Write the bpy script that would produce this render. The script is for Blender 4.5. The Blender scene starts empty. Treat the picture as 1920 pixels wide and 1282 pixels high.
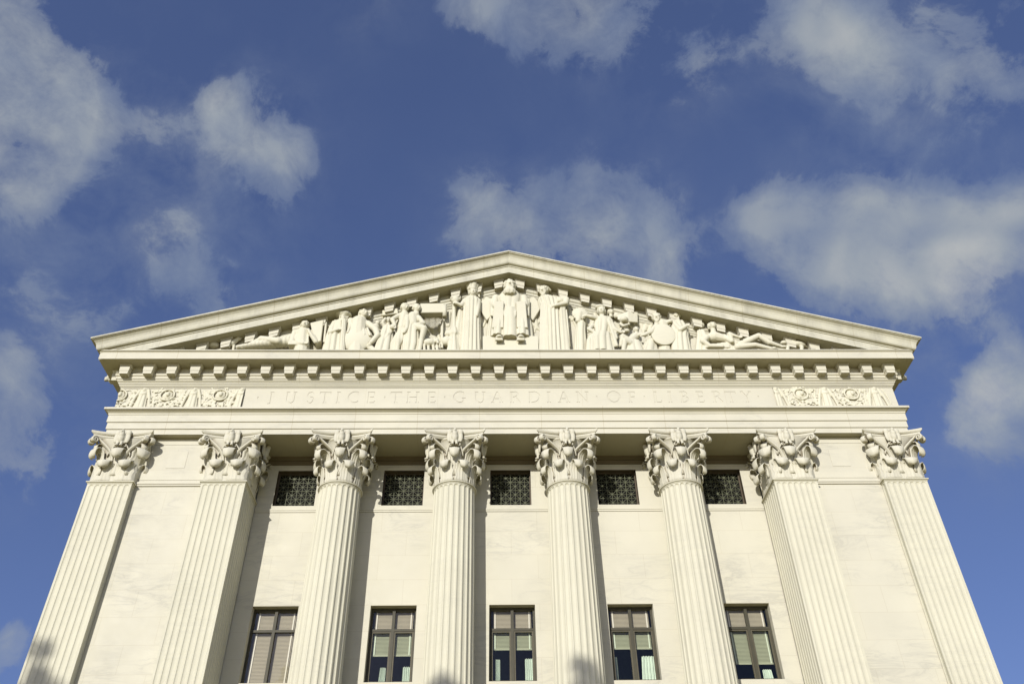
import bpy, bmesh, math, random
from mathutils import Vector, Matrix
import numpy as np
random.seed(7)
sc = bpy.context.scene
col = sc.collection
R = math.radians
PI = math.pi

# ------------------------------------------------------------------ camera
F_PX, CX, CD = 1593.93, -0.56426, 26.66725
PSI, TH, RO = R(1.44416), R(40.00848), R(-0.95176)
fw = Vector((math.sin(PSI)*math.cos(TH), math.cos(PSI)*math.cos(TH), math.sin(TH)))
r0 = Vector((math.cos(PSI), -math.sin(PSI), 0.0))
u0 = r0.cross(fw)
rt = r0*math.cos(RO)+u0*math.sin(RO)
up = -r0*math.sin(RO)+u0*math.cos(RO)
EYE = Vector((CX, -CD, 0.0))
cam_d = bpy.data.cameras.new('camera')
cam = bpy.data.objects.new('camera', cam_d); col.objects.link(cam)
M = Matrix((( rt.x, up.x, -fw.x, EYE.x),(rt.y, up.y, -fw.y, EYE.y),(rt.z, up.z, -fw.z, EYE.z),(0,0,0,1)))
cam.matrix_world = M
cam_d.sensor_fit = 'HORIZONTAL'; cam_d.sensor_width = 36.0
cam_d.lens = F_PX/1920*36.0
cam_d.clip_start = 0.1; cam_d.clip_end = 8000
sc.camera = cam

def at(px, py, Y):
    """survey helper: the point of the vertical plane y=Y sighted at (px,py) of the photograph"""
    d = fw + rt*((px-960)/F_PX) + up*((641-py)/F_PX)
    t = (Y-EYE.y)/d.y
    return EYE+d*t

# ------------------------------------------------------------------ materials
def new_mat(name):
    m = bpy.data.materials.new(name); m.use_nodes = True
    nt = m.node_tree
    for n in list(nt.nodes): nt.nodes.remove(n)
    out = nt.nodes.new('ShaderNodeOutputMaterial')
    return m, nt, out
def N(nt, t, **kw):
    n = nt.nodes.new(t)
    for k, v in kw.items():
        if k in n.inputs.keys() if isinstance(k, str) else False: n.inputs[k].default_value = v
        else: setattr(n, k, v)
    return n
def mathn(nt, op, a, b=None, clamp=False):
    n = nt.nodes.new('ShaderNodeMath'); n.operation = op; n.use_clamp = clamp
    for i, v in enumerate((a, b)):
        if v is None: continue
        if isinstance(v, (int, float)): n.inputs[i].default_value = v
        else: nt.links.new(v, n.inputs[i])
    return n.outputs[0]
def ramp(nt, fac, pts):
    n = nt.nodes.new('ShaderNodeValToRGB'); cr = n.color_ramp
    while len(cr.elements) < len(pts): cr.elements.new(0.5)
    for e, (p, c) in zip(cr.elements, pts):
        e.position = p; e.color = (c, c, c, 1) if isinstance(c, (int, float)) else (*c, 1)
    nt.links.new(fac, n.inputs[0]); return n.outputs[0]
def mixc(nt, fac, a, b, mode='MIX'):
    n = nt.nodes.new('ShaderNodeMix'); n.data_type = 'RGBA'; n.blend_type = mode
    for i, v in ((0, fac), (6, a), (7, b)):
        if isinstance(v, (int, float)): n.inputs[i].default_value = v
        elif isinstance(v, tuple): n.inputs[i].default_value = (*v, 1)
        else: nt.links.new(v, n.inputs[i])
    return n.outputs[2]
def noise(nt, vec, scale, detail=5, rough=.55, dist=0.0):
    n = nt.nodes.new('ShaderNodeTexNoise'); n.inputs['Scale'].default_value = scale
    n.inputs['Detail'].default_value = detail; n.inputs['Roughness'].default_value = rough
    n.inputs['Distortion'].default_value = dist
    nt.links.new(vec, n.inputs['Vector']); return n.outputs['Fac']
def mapping(nt, vec, sc_=(1,1,1), rot=(0,0,0), loc=(0,0,0)):
    n = nt.nodes.new('ShaderNodeMapping'); n.inputs['Scale'].default_value = sc_
    n.inputs['Rotation'].default_value = rot; n.inputs['Location'].default_value = loc
    nt.links.new(vec, n.inputs['Vector']); return n.outputs[0]

MARBLE = (0.597, 0.578, 0.471)
def marble(name, base=MARBLE, blocks=None, grime=0.0, vein=0.25, dirt_shade=0.75):
    m, nt, out = new_mat(name)
    pos = nt.nodes.new('ShaderNodeNewGeometry').outputs['Position']
    c = base
    v1 = mapping(nt, pos, (0.35, 0.35, 1.5), (0, R(12), 0))
    wob = noise(nt, v1, 1.3, 6, .6, .8)
    cloud = noise(nt, pos, .55, 4, .55)
    c1 = mixc(nt, ramp(nt, cloud, [(.3, 0.0), (.7, 1.0)]), tuple(x*.955 for x in base), tuple(min(x*1.03, .9) for x in base))
    ridge = mathn(nt, 'ABSOLUTE', mathn(nt, 'SUBTRACT', wob, .5))
    vf = ramp(nt, ridge, [(0.0, 1.0), (.035, .35), (.11, 0.0)])
    v2 = noise(nt, mapping(nt, pos, (.8, .8, 2.6), (0, R(-8), 0), (3, 1, 7)), 1.7, 7, .65, 1.4)
    vf2 = ramp(nt, mathn(nt, 'ABSOLUTE', mathn(nt, 'SUBTRACT', v2, .5)), [(0, .55), (.02, .2), (.06, 0.0)])
    patch = ramp(nt, noise(nt, pos, .4, 2), [(.42, 0.0), (.62, 1.0)])
    veins = mathn(nt, 'MULTIPLY', mathn(nt, 'MAXIMUM', vf, vf2), mathn(nt, 'MULTIPLY', patch, vein))
    c2 = mixc(nt, veins, c1, (base[0]*.62, base[1]*.63, base[2]*.68))
    if blocks:
        sep = nt.nodes.new('ShaderNodeSeparateXYZ'); nt.links.new(pos, sep.inputs[0])
        cmb = nt.nodes.new('ShaderNodeCombineXYZ')
        nt.links.new(sep.outputs['X'], cmb.inputs['X']); nt.links.new(sep.outputs['Z'], cmb.inputs['Y'])
        b = nt.nodes.new('ShaderNodeTexBrick'); nt.links.new(cmb.outputs[0], b.inputs['Vector'])
        b.inputs['Scale'].default_value = 1.0; b.inputs['Brick Width'].default_value = blocks[0]
        b.inputs['Row Height'].default_value = blocks[1]; b.inputs['Mortar Size'].default_value = .010 if blocks[1] < 50 else .013
        b.inputs['Mortar Smooth'].default_value = .3
        b.inputs['Color1'].default_value = (1, 1, 1, 1); b.inputs['Color2'].default_value = (.97, .97, .975, 1)
        b.inputs['Mortar'].default_value = (.90, .885, .86, 1) if blocks[1] < 50 else (.83, .80, .74, 1)
        c2 = mixc(nt, 1.0, c2, b.outputs['Color'], 'MULTIPLY')
    if grime > 0:
        g = noise(nt, mapping(nt, pos, (1.6, 1.0, .5)), 1.0, 6, .65, .5)
        g2 = noise(nt, mapping(nt, pos, (9, 4, .6)), 1.0, 4, .6, .2)
        gf = mathn(nt, 'MULTIPLY', ramp(nt, g, [(.42, 0.0), (.72, 1.0)]), mathn(nt, 'MULTIPLY', ramp(nt, g2, [(.25, .4), (.7, 1.0)]), grime))
        c2 = mixc(nt, gf, c2, (.25, .245, .20))
    if dirt_shade > 0:   # brown crevice stains, with occlusion shade painted into the same colour
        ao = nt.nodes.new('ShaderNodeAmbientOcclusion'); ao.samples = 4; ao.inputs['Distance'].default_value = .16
        df = mathn(nt, 'MULTIPLY', ramp(nt, ao.outputs['AO'], [(.22, 1.0), (.46, .5), (.68, 0.0)]), dirt_shade)
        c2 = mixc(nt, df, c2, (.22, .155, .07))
    # shade painted into the colour of downward faces, against strong bounced light
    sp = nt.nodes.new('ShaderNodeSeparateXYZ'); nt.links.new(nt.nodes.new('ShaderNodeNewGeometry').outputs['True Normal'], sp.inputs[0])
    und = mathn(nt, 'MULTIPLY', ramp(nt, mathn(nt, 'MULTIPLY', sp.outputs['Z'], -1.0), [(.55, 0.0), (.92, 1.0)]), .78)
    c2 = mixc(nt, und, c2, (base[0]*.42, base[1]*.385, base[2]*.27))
    p = nt.nodes.new('ShaderNodeBsdfPrincipled')
    nt.links.new(c2, p.inputs['Base Color'])
    rg = ramp(nt, noise(nt, pos, 3, 4), [(.3, .55), (.7, .75)]); nt.links.new(rg, p.inputs['Roughness'])
    p.inputs['Specular IOR Level'].default_value = .25
    bp = nt.nodes.new('ShaderNodeBump'); bp.inputs['Strength'].default_value = .25; bp.inputs['Distance'].default_value = .01
    nt.links.new(noise(nt, pos, 14, 6, .6), bp.inputs['Height']); nt.links.new(bp.outputs[0], p.inputs['Normal'])
    nt.links.new(p.outputs[0], out.inputs[0])
    return m
def simple(name, c, rough=.5, metal=0.0, var=.12, scale=4.0, spec=.4):
    m, nt, out = new_mat(name)
    pos = nt.nodes.new('ShaderNodeNewGeometry').outputs['Position']
    f = noise(nt, pos, scale, 5)
    cc = mixc(nt, ramp(nt, f, [(.3, 0.0), (.7, 1.0)]), tuple(x*(1-var) for x in c), tuple(min(1, x*(1+var)) for x in c))
    p = nt.nodes.new('ShaderNodeBsdfPrincipled'); nt.links.new(cc, p.inputs['Base Color'])
    p.inputs['Roughness'].default_value = rough; p.inputs['Metallic'].default_value = metal
    p.inputs['Specular IOR Level'].default_value = spec
    nt.links.new(p.outputs[0], out.inputs[0]); return m
def glass(name, tint, refl):
    m, nt, out = new_mat(name)
    t = nt.nodes.new('ShaderNodeBsdfTransparent'); t.inputs[0].default_value = (*tint, 1)
    g = nt.nodes.new('ShaderNodeBsdfGlossy'); g.inputs['Roughness'].default_value = .015
    g.inputs['Color'].default_value = (.9, .95, 1, 1)
    fr = nt.nodes.new('ShaderNodeFresnel'); fr.inputs['IOR'].default_value = refl
    pos = nt.nodes.new('ShaderNodeNewGeometry').outputs['Position']
    bp = nt.nodes.new('ShaderNodeBump'); bp.inputs['Strength'].default_value = .04; bp.inputs['Distance'].default_value = .05
    nt.links.new(noise(nt, pos, 1.2, 2), bp.inputs['Height']); nt.links.new(bp.outputs[0], g.inputs['Normal'])
    mx = nt.nodes.new('ShaderNodeMixShader'); nt.links.new(fr.outputs[0], mx.inputs[0])
    nt.links.new(t.outputs[0], mx.inputs[1]); nt.links.new(g.outputs[0], mx.inputs[2]); nt.links.new(mx.outputs[0], out.inputs[0])
    return m

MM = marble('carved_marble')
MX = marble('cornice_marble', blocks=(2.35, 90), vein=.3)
MW = marble('block_marble', blocks=(1.9, 0.92), vein=.45, dirt_shade=.2)
MI = marble('inscribed_marble', blocks=(2.8, 2.0), vein=.2, dirt_shade=.6)
MO = marble('soffit_marble', base=(.60, .57, .44), vein=.5, dirt_shade=.5)  # soffit has its own, slightly yellower marble tone
MQ = marble('shaded_marble', base=(.17, .14, .085), vein=.3, dirt_shade=.4)  # marble darkened to paint in the recess shade below the soffit
MS = marble('shaft_marble', base=(.592, .576, .458), vein=.2, dirt_shade=.08)
MG = marble('weathered_marble', blocks=(2.12, 90), base=(.575, .562, .452), grime=.6, vein=.3)
MT = marble('statue_marble', base=(.64, .622, .495), vein=.1, dirt_shade=.6)
BRONZE = simple('bronze_frame', (.052, .048, .028), .6, 0)
GRILLE = simple('patina_grille', (.10, .108, .062), .65, .0, .3, 6)
DARK = simple('dark_interior', (.008, .008, .008), .9)
ROOM = simple('room_wall', (.20, .29, .26), .9)
BLIND = simple('blind_slats', (.48, .44, .35), .6, 0, .04)
TAPE = simple('blind_tape', (.85, .82, .74), .7, 0, .03)
CURT = simple('white_curtain', (.80, .82, .78), .85, 0, .05)
GLASS = glass('clear_glass', (.88, .88, .84), 1.45)
GLASSG = glass('green_glass', (.80, .87, .79), 1.45)
ROOF = simple('metal_roof', (.28, .30, .28), .6)
LEAF = simple('leaf', (.055, .085, .03), .6, 0, .4, 1.5)
BARK = simple('bark', (.12, .09, .065), .9, 0, .3, 5)
GROUND = simple('plaza_ground', (.60, .51, .20), .9, 0, .15, .3)
REVEAL = simple('shaded_reveal', (.075, .058, .035), .6, 0, .2)  # brown reveals, painted dark to deepen the recess shade round the grilles
LEAD = simple('dark_lead', (.10, .095, .08), .7, 0, .2)

# ------------------------------------------------------------------ object helpers
def tag(o, label=None, cat=None, group=None, kind=None):
    if label: o['label'] = label
    if cat: o['category'] = cat
    if group: o['group'] = group
    if kind: o['kind'] = kind
    return o
def empty(name, loc=(0,0,0)):
    o = bpy.data.objects.new(name, None); col.objects.link(o); o.location = loc
    o.empty_display_size = .5
    return o
def link(name, me, mat, parent=None, loc=(0,0,0), smooth=False):
    o = bpy.data.objects.new(name, me); col.objects.link(o)
    if mat and not me.materials: me.materials.append(mat)
    o.parent = parent; o.location = loc
    if smooth:
        for p in me.polygons: p.use_smooth = True
    return o
def mesh_from(bm, recalc=True):
    if recalc: bmesh.ops.recalc_face_normals(bm, faces=bm.faces)
    me = bpy.data.meshes.new('mesh'); bm.to_mesh(me); bm.free(); return me
def obj(name, bm, mat, parent=None, loc=(0,0,0), smooth=False, recalc=True):
    return link(name, mesh_from(bm, recalc), mat, parent, loc, smooth)
def box(bm, x0, x1, y0, y1, z0, z1):
    v = [bm.verts.new(p) for p in ((x0,y0,z0),(x1,y0,z0),(x1,y1,z0),(x0,y1,z0),(x0,y0,z1),(x1,y0,z1),(x1,y1,z1),(x0,y1,z1))]
    for f in ((0,3,2,1),(4,5,6,7),(0,1,5,4),(1,2,6,5),(2,3,7,6),(3,0,4,7)): bm.faces.new([v[i] for i in f])
    return v
def bar(bm, a, b, w, d):
    """box bar from a to b in a wall plane (x,z), w wide in plane, d deep along y"""
    a = Vector(a); b = Vector(b); t = (b-a).normalized(); y = Vector((0,1,0)); s = t.cross(y).normalized()*(w/2); y = y*(d/2)
    vs = [bm.verts.new(p) for p in (a-s-y, a+s-y, a+s+y, a-s+y, b-s-y, b+s-y, b+s+y, b-s+y)]
    for f in ((0,3,2,1),(4,5,6,7),(0,1,5,4),(1,2,6,5),(2,3,7,6),(3,0,4,7)): bm.faces.new([vs[i] for i in f])
def grid_faces(bm, rows, closed=False):
    for i in range(len(rows)-1):
        a, b = rows[i], rows[i+1]; n = len(a)
        for j in range(n if closed else n-1):
            k = (j+1) % n
            try: bm.faces.new((a[j], a[k], b[k], b[j]))
            except ValueError: pass
def smoothstep(a, b, x):
    t = min(1, max(0, (x-a)/(b-a))); return t*t*(3-2*t)
def catmull(pts, n):
    P = [np.array(p, float) for p in pts]; P = [2*P[0]-P[1]]+P+[2*P[-1]-P[-2]]
    out = []; m = len(P)-3
    for i in range(n):
        s = i/(n-1)*m; k = min(int(s), m-1); t = s-k
        a, b, c, d = P[k:k+4]
        out.append(.5*((2*b)+(-a+c)*t+(2*a-5*b+4*c-d)*t*t+(-a+3*b-3*c+d)*t**3))
    return out

# ------------------------------------------------------------------ levels (eye level = 0)
GZ = -1.7
POD = 1.3                    # top of the podium
NECK, CAPTOP = 15.9, 17.88
ARCH = 17.9
A = 15.1                     # half width of the entablature face
YB = 1.65                    # rear wall of the portico
BACK = 30.0
SLOPE = .2995

house = empty('courthouse', (0, 0, GZ))
tag(house, 'white marble neoclassical courthouse with carved pediment, engraved frieze and fluted Corinthian columns', 'building')
OFF = Vector((0, 0, -GZ))    # children keep eye-level coordinates
def part(name, bm, mat, parent=None, smooth=False, recalc=True):
    if parent is None: return obj(name, bm, mat, house, OFF, smooth, recalc)
    return obj(name, bm, mat, parent, (0,0,0), smooth, recalc)

def sweep(bm, prof, xa=A, back=BACK, front_only=False):
    """profile of (outset, z) mitred round the left side, front and right side"""
    rows = []
    for o, z in prof:
        rows.append([bm.verts.new(p) for p in ((-(xa+o), back, z), (-(xa+o), -o, z), ((xa+o), -o, z), ((xa+o), back, z))])
    grid_faces(bm, rows)

# podium and steps
bm = bmesh.new(); box(bm, -17.5, 17.5, -1.6, BACK, GZ, POD-.006)
for k in range(9): box(bm, -12, 12, -1.6-.36*(9-k), -1.6-.36*(8-k), GZ, GZ+.3*(k+1))
part('podium', bm, MW)

# ------------------------------------------------------------------ entablature
bm = bmesh.new()
sweep(bm, [(-1.6, ARCH), (0, ARCH), (0, 18.115), (.035, 18.13), (.04, 18.15), (.04, 18.405), (.075, 18.42), (.08, 18.44), (.08, 18.73),
           (.10, 18.745), (.10, 18.80), (.14, 18.84), (.19, 18.875), (.205, 18.885), (.205, 18.895), (.25, 18.90), (.25, 18.985), (.01, 19.0)])
part('architrave', bm, MX)
bm = bmesh.new()   # soffit of the architrave over the recess and the bays
box(bm, -13.5, 13.5, .02, 1.66, ARCH+.004, ARCH+.3)
for x0, x1 in ((-9.3,-7.35),(-5.2,-3.1),(-1.05,1.05),(3.1,5.2),(7.35,9.3)):
    pass
part('soffit', bm, MO)
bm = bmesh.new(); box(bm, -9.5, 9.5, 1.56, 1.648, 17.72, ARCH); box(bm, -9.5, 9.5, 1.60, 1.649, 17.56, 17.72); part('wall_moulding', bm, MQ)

bm = bmesh.new()
sweep(bm, [(0.0, 18.98), (0.0, 20.03), (.03, 20.035), (.03, 20.075), (.05, 20.08), (.09, 20.14), (.105, 20.17), (.105, 20.20), (.0, 20.205)])
fr = part('frieze', bm, MW)

bm = bmesh.new()   # bed mould, modillion band, corona
sweep(bm, [(0, 20.19), (.13, 20.19), (.13, 20.235), (.15, 20.25), (.19, 20.30), (.205, 20.35), (.23, 20.355), (.23, 20.45), (.25, 20.47), (.27, 20.49), (.27, 20.56), (.2, 20.565), (.2, 20.857),
           (.80, 20.857), (.835, 20.853), (.835, 21.16), (.85, 21.175), (.87, 21.20), (.90, 21.21), (.90, 21.25), (.2, 21.262)])
part('cornice', bm, MX)

def modillion_mesh(sl=0.0):
    """sl: slope of the rake (z gained per +x)"""
    bm = bmesh.new()
    def b(w0, w1, y0, y1, z0, z1):
        v = box(bm, -.5, .5, y0, y1, z0, z1)
        for i, q in enumerate(v):
            w = w0 if i < 4 else w1
            q.co.x *= w
            q.co.z += sl*q.co.x
    b(.44, .465, -.525, -.19, -.065, -.003)
    b(.385, .43, -.51, -.19, -.10, -.065)
    b(.365, .38, -.50, -.19, -.315, -.10)
    b(.315, .345, -.485, -.19, -.45, -.315)
    me = mesh_from(bm); me.materials.append(MM); return me
MOD = modillion_mesh()
def place(me, name, loc, rotz=0):
    o = bpy.data.objects.new(name, me); col.objects.link(o); o.parent = house
    o.location = Vector(loc)+OFF; o.rotation_euler = (0, 0, rotz); return o
for i in range(34): place(MOD, 'modillion', (.02+(-16.5+i)*.909, 0, 20.857))
for s in (-1, 1):
    for k in range(5): place(MOD, 'modillion', (s*A, .1+k*.909, 20.857), s*PI/2)

# raking cornice, one for each slope
RAKE = [(.0, 24.84), (.13, 24.86), (.15, 24.93), (.19, 24.98), (.205, 25.05), (.23, 25.055), (.23, 25.17), (.25, 25.19), (.27, 25.21), (.27, 25.285), (.2, 25.29), (.2, 25.585), (.79, 25.585), (.82, 25.58), (.82, 25.89),
        (.825, 25.905), (.855, 25.925), (.86, 25.965), (.885, 25.975), (.92, 25.99), (.96, 26.02), (.985, 26.07), (1.0, 26.14), (1.015, 26.22), (1.05, 26.31), (1.11, 26.385), (1.17, 26.42),
        (1.18, 26.445), (1.215, 26.447), (1.215, 26.515), (1.1, 26.52), (.3, 26.40)]
for s in (-1, 1):
    bm = bmesh.new(); rows = []
    for o, h in RAKE:
        xe = A+o; n = 9
        rows.append([bm.verts.new((s*xe*k/n, -o, h-SLOPE*xe*k/n)) for k in range(n+1)])
    grid_faces(bm, rows)
    bmesh.ops.recalc_face_normals(bm, faces=bm.faces)
    part('raking_cornice', bm, MG)
    # gutter moulding returning along the eaves
    bm = bmesh.new(); rows = []
    for o, h in RAKE[17:]:
        z = h-SLOPE*(A+o)
        rows.append([bm.verts.new((s*(A+o), -o, z)), bm.verts.new((s*(A+o), BACK, z))])
    grid_faces(bm, rows); part('eaves_gutter', bm, MG)
    me = modillion_mesh(-s*SLOPE)
    for i in range(15):
        x = .02+s*(.5+i)*.909
        place(me, 'modillion', (x, 0, 25.585-SLOPE*abs(x)+.0))
# roof
bm = bmesh.new()
for s in (-1, 1):
    v = [bm.verts.new(p) for p in ((0, -.6, 26.38), (s*(A+.9), -.6, 26.38-SLOPE*(A+.9)), (s*(A+.9), BACK, 26.38-SLOPE*(A+.9)), (0, BACK, 26.38))]
    bm.faces.new(v)
part('roof', bm, ROOF)
# tympanum
bm = bmesh.new()
v = [bm.verts.new(p) for p in ((-15.2, -.10, 20.9), (15.2, -.10, 20.9), (15.2, -.10, 21.0), (0, -.10, 25.4), (-15.2, -.10, 21.0))]; bm.faces.new(v)
part('tympanum', bm, MW)
bm = bmesh.new(); box(bm, -13.2, 13.2, -.66, -.098, 21.2, 21.42); part('plinth', bm, MM)

# joints between the cornice blocks: dark thin inlays would be paint, so they are cut as narrow gaps in a proud strip
# ------------------------------------------------------------------ walls
def wall(bm, x0, x1, z0, z1, Y, holes, depth, dark=()):
    xs = sorted({x0, x1}|{h[0] for h in holes}|{h[1] for h in holes}); zs = sorted({z0, z1}|{h[2] for h in holes}|{h[3] for h in holes})
    vd = {}
    def V(x, y, z):
        k = (round(x,4), round(y,4), round(z,4))
        if k not in vd: vd[k] = bm.verts.new((x,y,z))
        return vd[k]
    for i in range(len(xs)-1):
        for j in range(len(zs)-1):
            cx, cz = (xs[i]+xs[i+1])/2, (zs[j]+zs[j+1])/2
            if any(h[0]<cx<h[1] and h[2]<cz<h[3] for h in holes): continue
            bm.faces.new((V(xs[i],Y,zs[j]),V(xs[i+1],Y,zs[j]),V(xs[i+1],Y,zs[j+1]),V(xs[i],Y,zs[j+1])))
    for a, b, c, d in holes:
        # reveals, standing just inside the openings
        for p in (((a,Y,c),(a,Y,d),(a,Y+depth,d),(a,Y+depth,c)),((b,Y,d),(b,Y,c),(b,Y+depth,c),(b,Y+depth,d)),((a,Y,d),(b,Y,d),(b,Y+depth,d),(a,Y+depth,d)),((b,Y,c),(a,Y,c),(a,Y+depth,c),(b,Y+depth,c))):
            f = bm.faces.new([bm.verts.new(q) for q in p]); f.material_index = 1 if (a, b, c, d) in dark else 0
WX = [-8.12, -4.075, .002, 4.085, 8.13]
WZ0, WZ1, WW = 9.36, 11.94, 1.58
GZ0, GZ1, GW = 15.81, 17.32, 1.55
GXC = [-8.12, -4.07, .005, 4.075, 8.12]
holes = [(x-WW/2, x+WW/2, WZ0, WZ1) for x in WX]+[(x-GW/2, x+GW/2, GZ0, GZ1) for x in GXC]
bm = bmesh.new(); wall(bm, -9.52, 9.52, POD, ARCH, YB, holes, .45, set(holes[5:])); rw = part('rear_wall', bm, MW, recalc=False); rw.data.materials.append(REVEAL)
YI = .30
for s in (-1, 1):
    bm = bmesh.new(); x0, x1 = sorted((s*11.0, s*13.6)); box(bm, x0, x1, YI, 1.2, POD, ARCH+.002)
    w = part('bay_wall', bm, MW)
    bm = bmesh.new(); box(bm, x0, x1, YI-.07, YI-.002, 15.93, 16.02); box(bm, x0, x1, YI-.045, YI-.0015, 15.86, 15.93)
    part('string_course', bm, MM)
    # raised panel under the architrave, with a small square field in the middle
    bm = bmesh.new(); xc = s*12.30
    def frame(x0, x1, z0, z1, w, y0, y1):
        box(bm, x0, x1, y0, y1, z1-w, z1); box(bm, x0, x1, y0, y1, z0, z0+w); box(bm, x0, x0+w, y0, y1, z0+w, z1-w); box(bm, x1-w, x1, y0, y1, z0+w, z1-w)
    frame(xc-1.23, xc+1.23, 16.12, 17.87, .24, YI-.012, YI-.001)
    box(bm, xc-.34, xc+.34, YI-.010, YI-.001, 16.62, 17.33)
    part('wall_panel', bm, MM)
    bm = bmesh.new(); x0, x1 = sorted((s*15.0, s*9.6)); box(bm, s*15.0-.0 if s>0 else -15.0, s*15.0+.001, 1.2, BACK, POD, ARCH)
    bm.free(); bm = bmesh.new(); box(bm, min(s*14.6, s*15.0), max(s*14.6, s*15.0), 1.0, BACK, POD, 20.0); part('side_wall', bm, MW)
bm = bmesh.new(); box(bm, -9.5, 9.5, 1.61, 1.648, 15.60, 15.66); box(bm, -9.5, 9.5, 1.625, 1.649, 15.53, 15.60); part('string_course', bm, MM)
# room behind the windows
bm = bmesh.new()
v = box(bm, -9.6, 9.6, 2.1, 7.0, 7.5, 13.2)
f = [f for f in bm.faces if abs(f.normal.y+1) < .01 or all(abs(q.co.y-2.1) < .001 for q in f.verts)]
bmesh.ops.delete(bm, geom=f, context='FACES_ONLY'); part('interior', bm, ROOM)

# ------------------------------------------------------------------ shafts
def flute_depth(t, d): return d*math.sqrt(max(0.0, 1-t*t))
def flute_at(s, w, n, m, z, ztop, fil=.82, d=.033):
    """depth of fluting at position s across a face of width w with n flutes"""
    p = (w-2*m)/n
    if s < m or s > w-m: return 0.0
    q = ((s-m) % p)/p*2-1; hw = fil
    half = p/2*fil
    if z > ztop: return 0.0
    dz = z-(ztop-half)
    lim = hw if dz <= 0 else hw*math.sqrt(max(0.0, 1-(dz/half)**2))
    if abs(q) >= lim or lim < .02: return 0.0
    return flute_depth(q/lim, d)*(lim/hw)
ZTOP = NECK-.13
levels = [POD+1.0]+[POD+1.0+i*(ZTOP-.12-POD-1.0)/10 for i in range(1, 11)]
levels += [ZTOP-.09, ZTOP-.07, ZTOP-.05, ZTOP-.035, ZTOP-.02, ZTOP-.008, ZTOP, ZTOP+.03]
def attic_base(bm, ring):
    prof = [(.16,0),(.2,.1),(.2,.2),(.16,.28),(.1,.3),(.07,.42),(.07,.5),(.12,.52),(.15,.58),(.15,.66),(.12,.72),(.05,.74),(.03,.9),(0,1.0)]
    rows = [[bm.verts.new(p) for p in ring(o, POD+h)] for o, h in prof]; grid_faces(bm, rows, True)

def pier_mesh(w=1.572, dpt=1.6):
    bm = bmesh.new(); rows = []
    hx = w/2; nf = 7; m = .055; K = 12
    def samp(L):
        p = (L-2*m)/nf; s = [0]
        for k in range(nf):
            for j in range(K+1): s.append(m+p*(k+.5)+p/2*.84*math.sin(PI/2*(j/K*2-1))*(1.0))
            if k < nf-1: s.append(m+p*(k+1))
        return s+[L]
    for z in levels:
        pts = []
        for s in samp(dpt): pts.append((-hx+flute_at(s, dpt, nf, m, z, ZTOP), dpt-s, z))
        for s in samp(w): pts.append((-hx+s, flute_at(s, w, nf, m, z, ZTOP), z))
        for s in samp(dpt): pts.append((hx-flute_at(s, dpt, nf, m, z, ZTOP), s, z))
        rows.append([bm.verts.new(p) for p in pts])
    grid_faces(bm, rows, True)
    def ring(o, z): return [(-hx-o, -o, z), (hx+o, -o, z), (hx+o, dpt+o, z), (-hx-o, dpt+o, z)]
    attic_base(bm, ring)
    prof = [(0, ZTOP+.03), (.012, ZTOP+.035), (.02, ZTOP+.05), (.012, ZTOP+.062), (.015, ZTOP+.07), (.05, ZTOP+.08), (.062, ZTOP+.105), (.05, ZTOP+.13), (.0, ZTOP+.135)]
    rows = [[bm.verts.new(p) for p in ring(o, z)] for o, z in prof]; grid_faces(bm, rows, True)
    me = mesh_from(bm); me.materials.append(MS); return me
CYC = .76
def col_r(z):
    t = max(0, min(1, (z-POD-1)/(NECK-POD-1))); return .85-.10*t**1.7
def column_mesh():
    bm = bmesh.new(); rows = []; nf = 24; K = 10
    for z in levels:
        r = col_r(z); pts = []; circ = 2*PI*r; p = circ/nf; half = p/2*.84
        for k in range(nf):
            for j in range(K+1):
                q = math.sin(PI/2*(j/K*2-1))*.84 ; d = flute_at(p*(k+.5)+q*p/2*.999, circ, nf, 0, z, ZTOP, d=.042)
                a = (k+.5+q/2)/nf*2*PI - PI/2
                pts.append(((r-d)*math.cos(a), (r-d)*math.sin(a), z))
        rows.append([bm.verts.new(x) for x in pts])
    grid_faces(bm, rows, True)
    def ring(o, z): return [((col_r(z)+o)*math.cos(k/48*2*PI), (col_r(z)+o)*math.sin(k/48*2*PI), z) for k in range(48)]
    attic_base(bm, ring)
    prof = [(0, ZTOP+.03), (.015, ZTOP+.035), (.022, ZTOP+.05), (.015, ZTOP+.062), (.018, ZTOP+.07), (.05, ZTOP+.078), (.065, ZTOP+.105), (.05, ZTOP+.132), (-.02, ZTOP+.137)]
    rows = [[bm.verts.new(p) for p in ring(o, z)] for o, z in prof]; grid_faces(bm, rows, True)
    me = mesh_from(bm); me.materials.append(MS); return me

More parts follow.
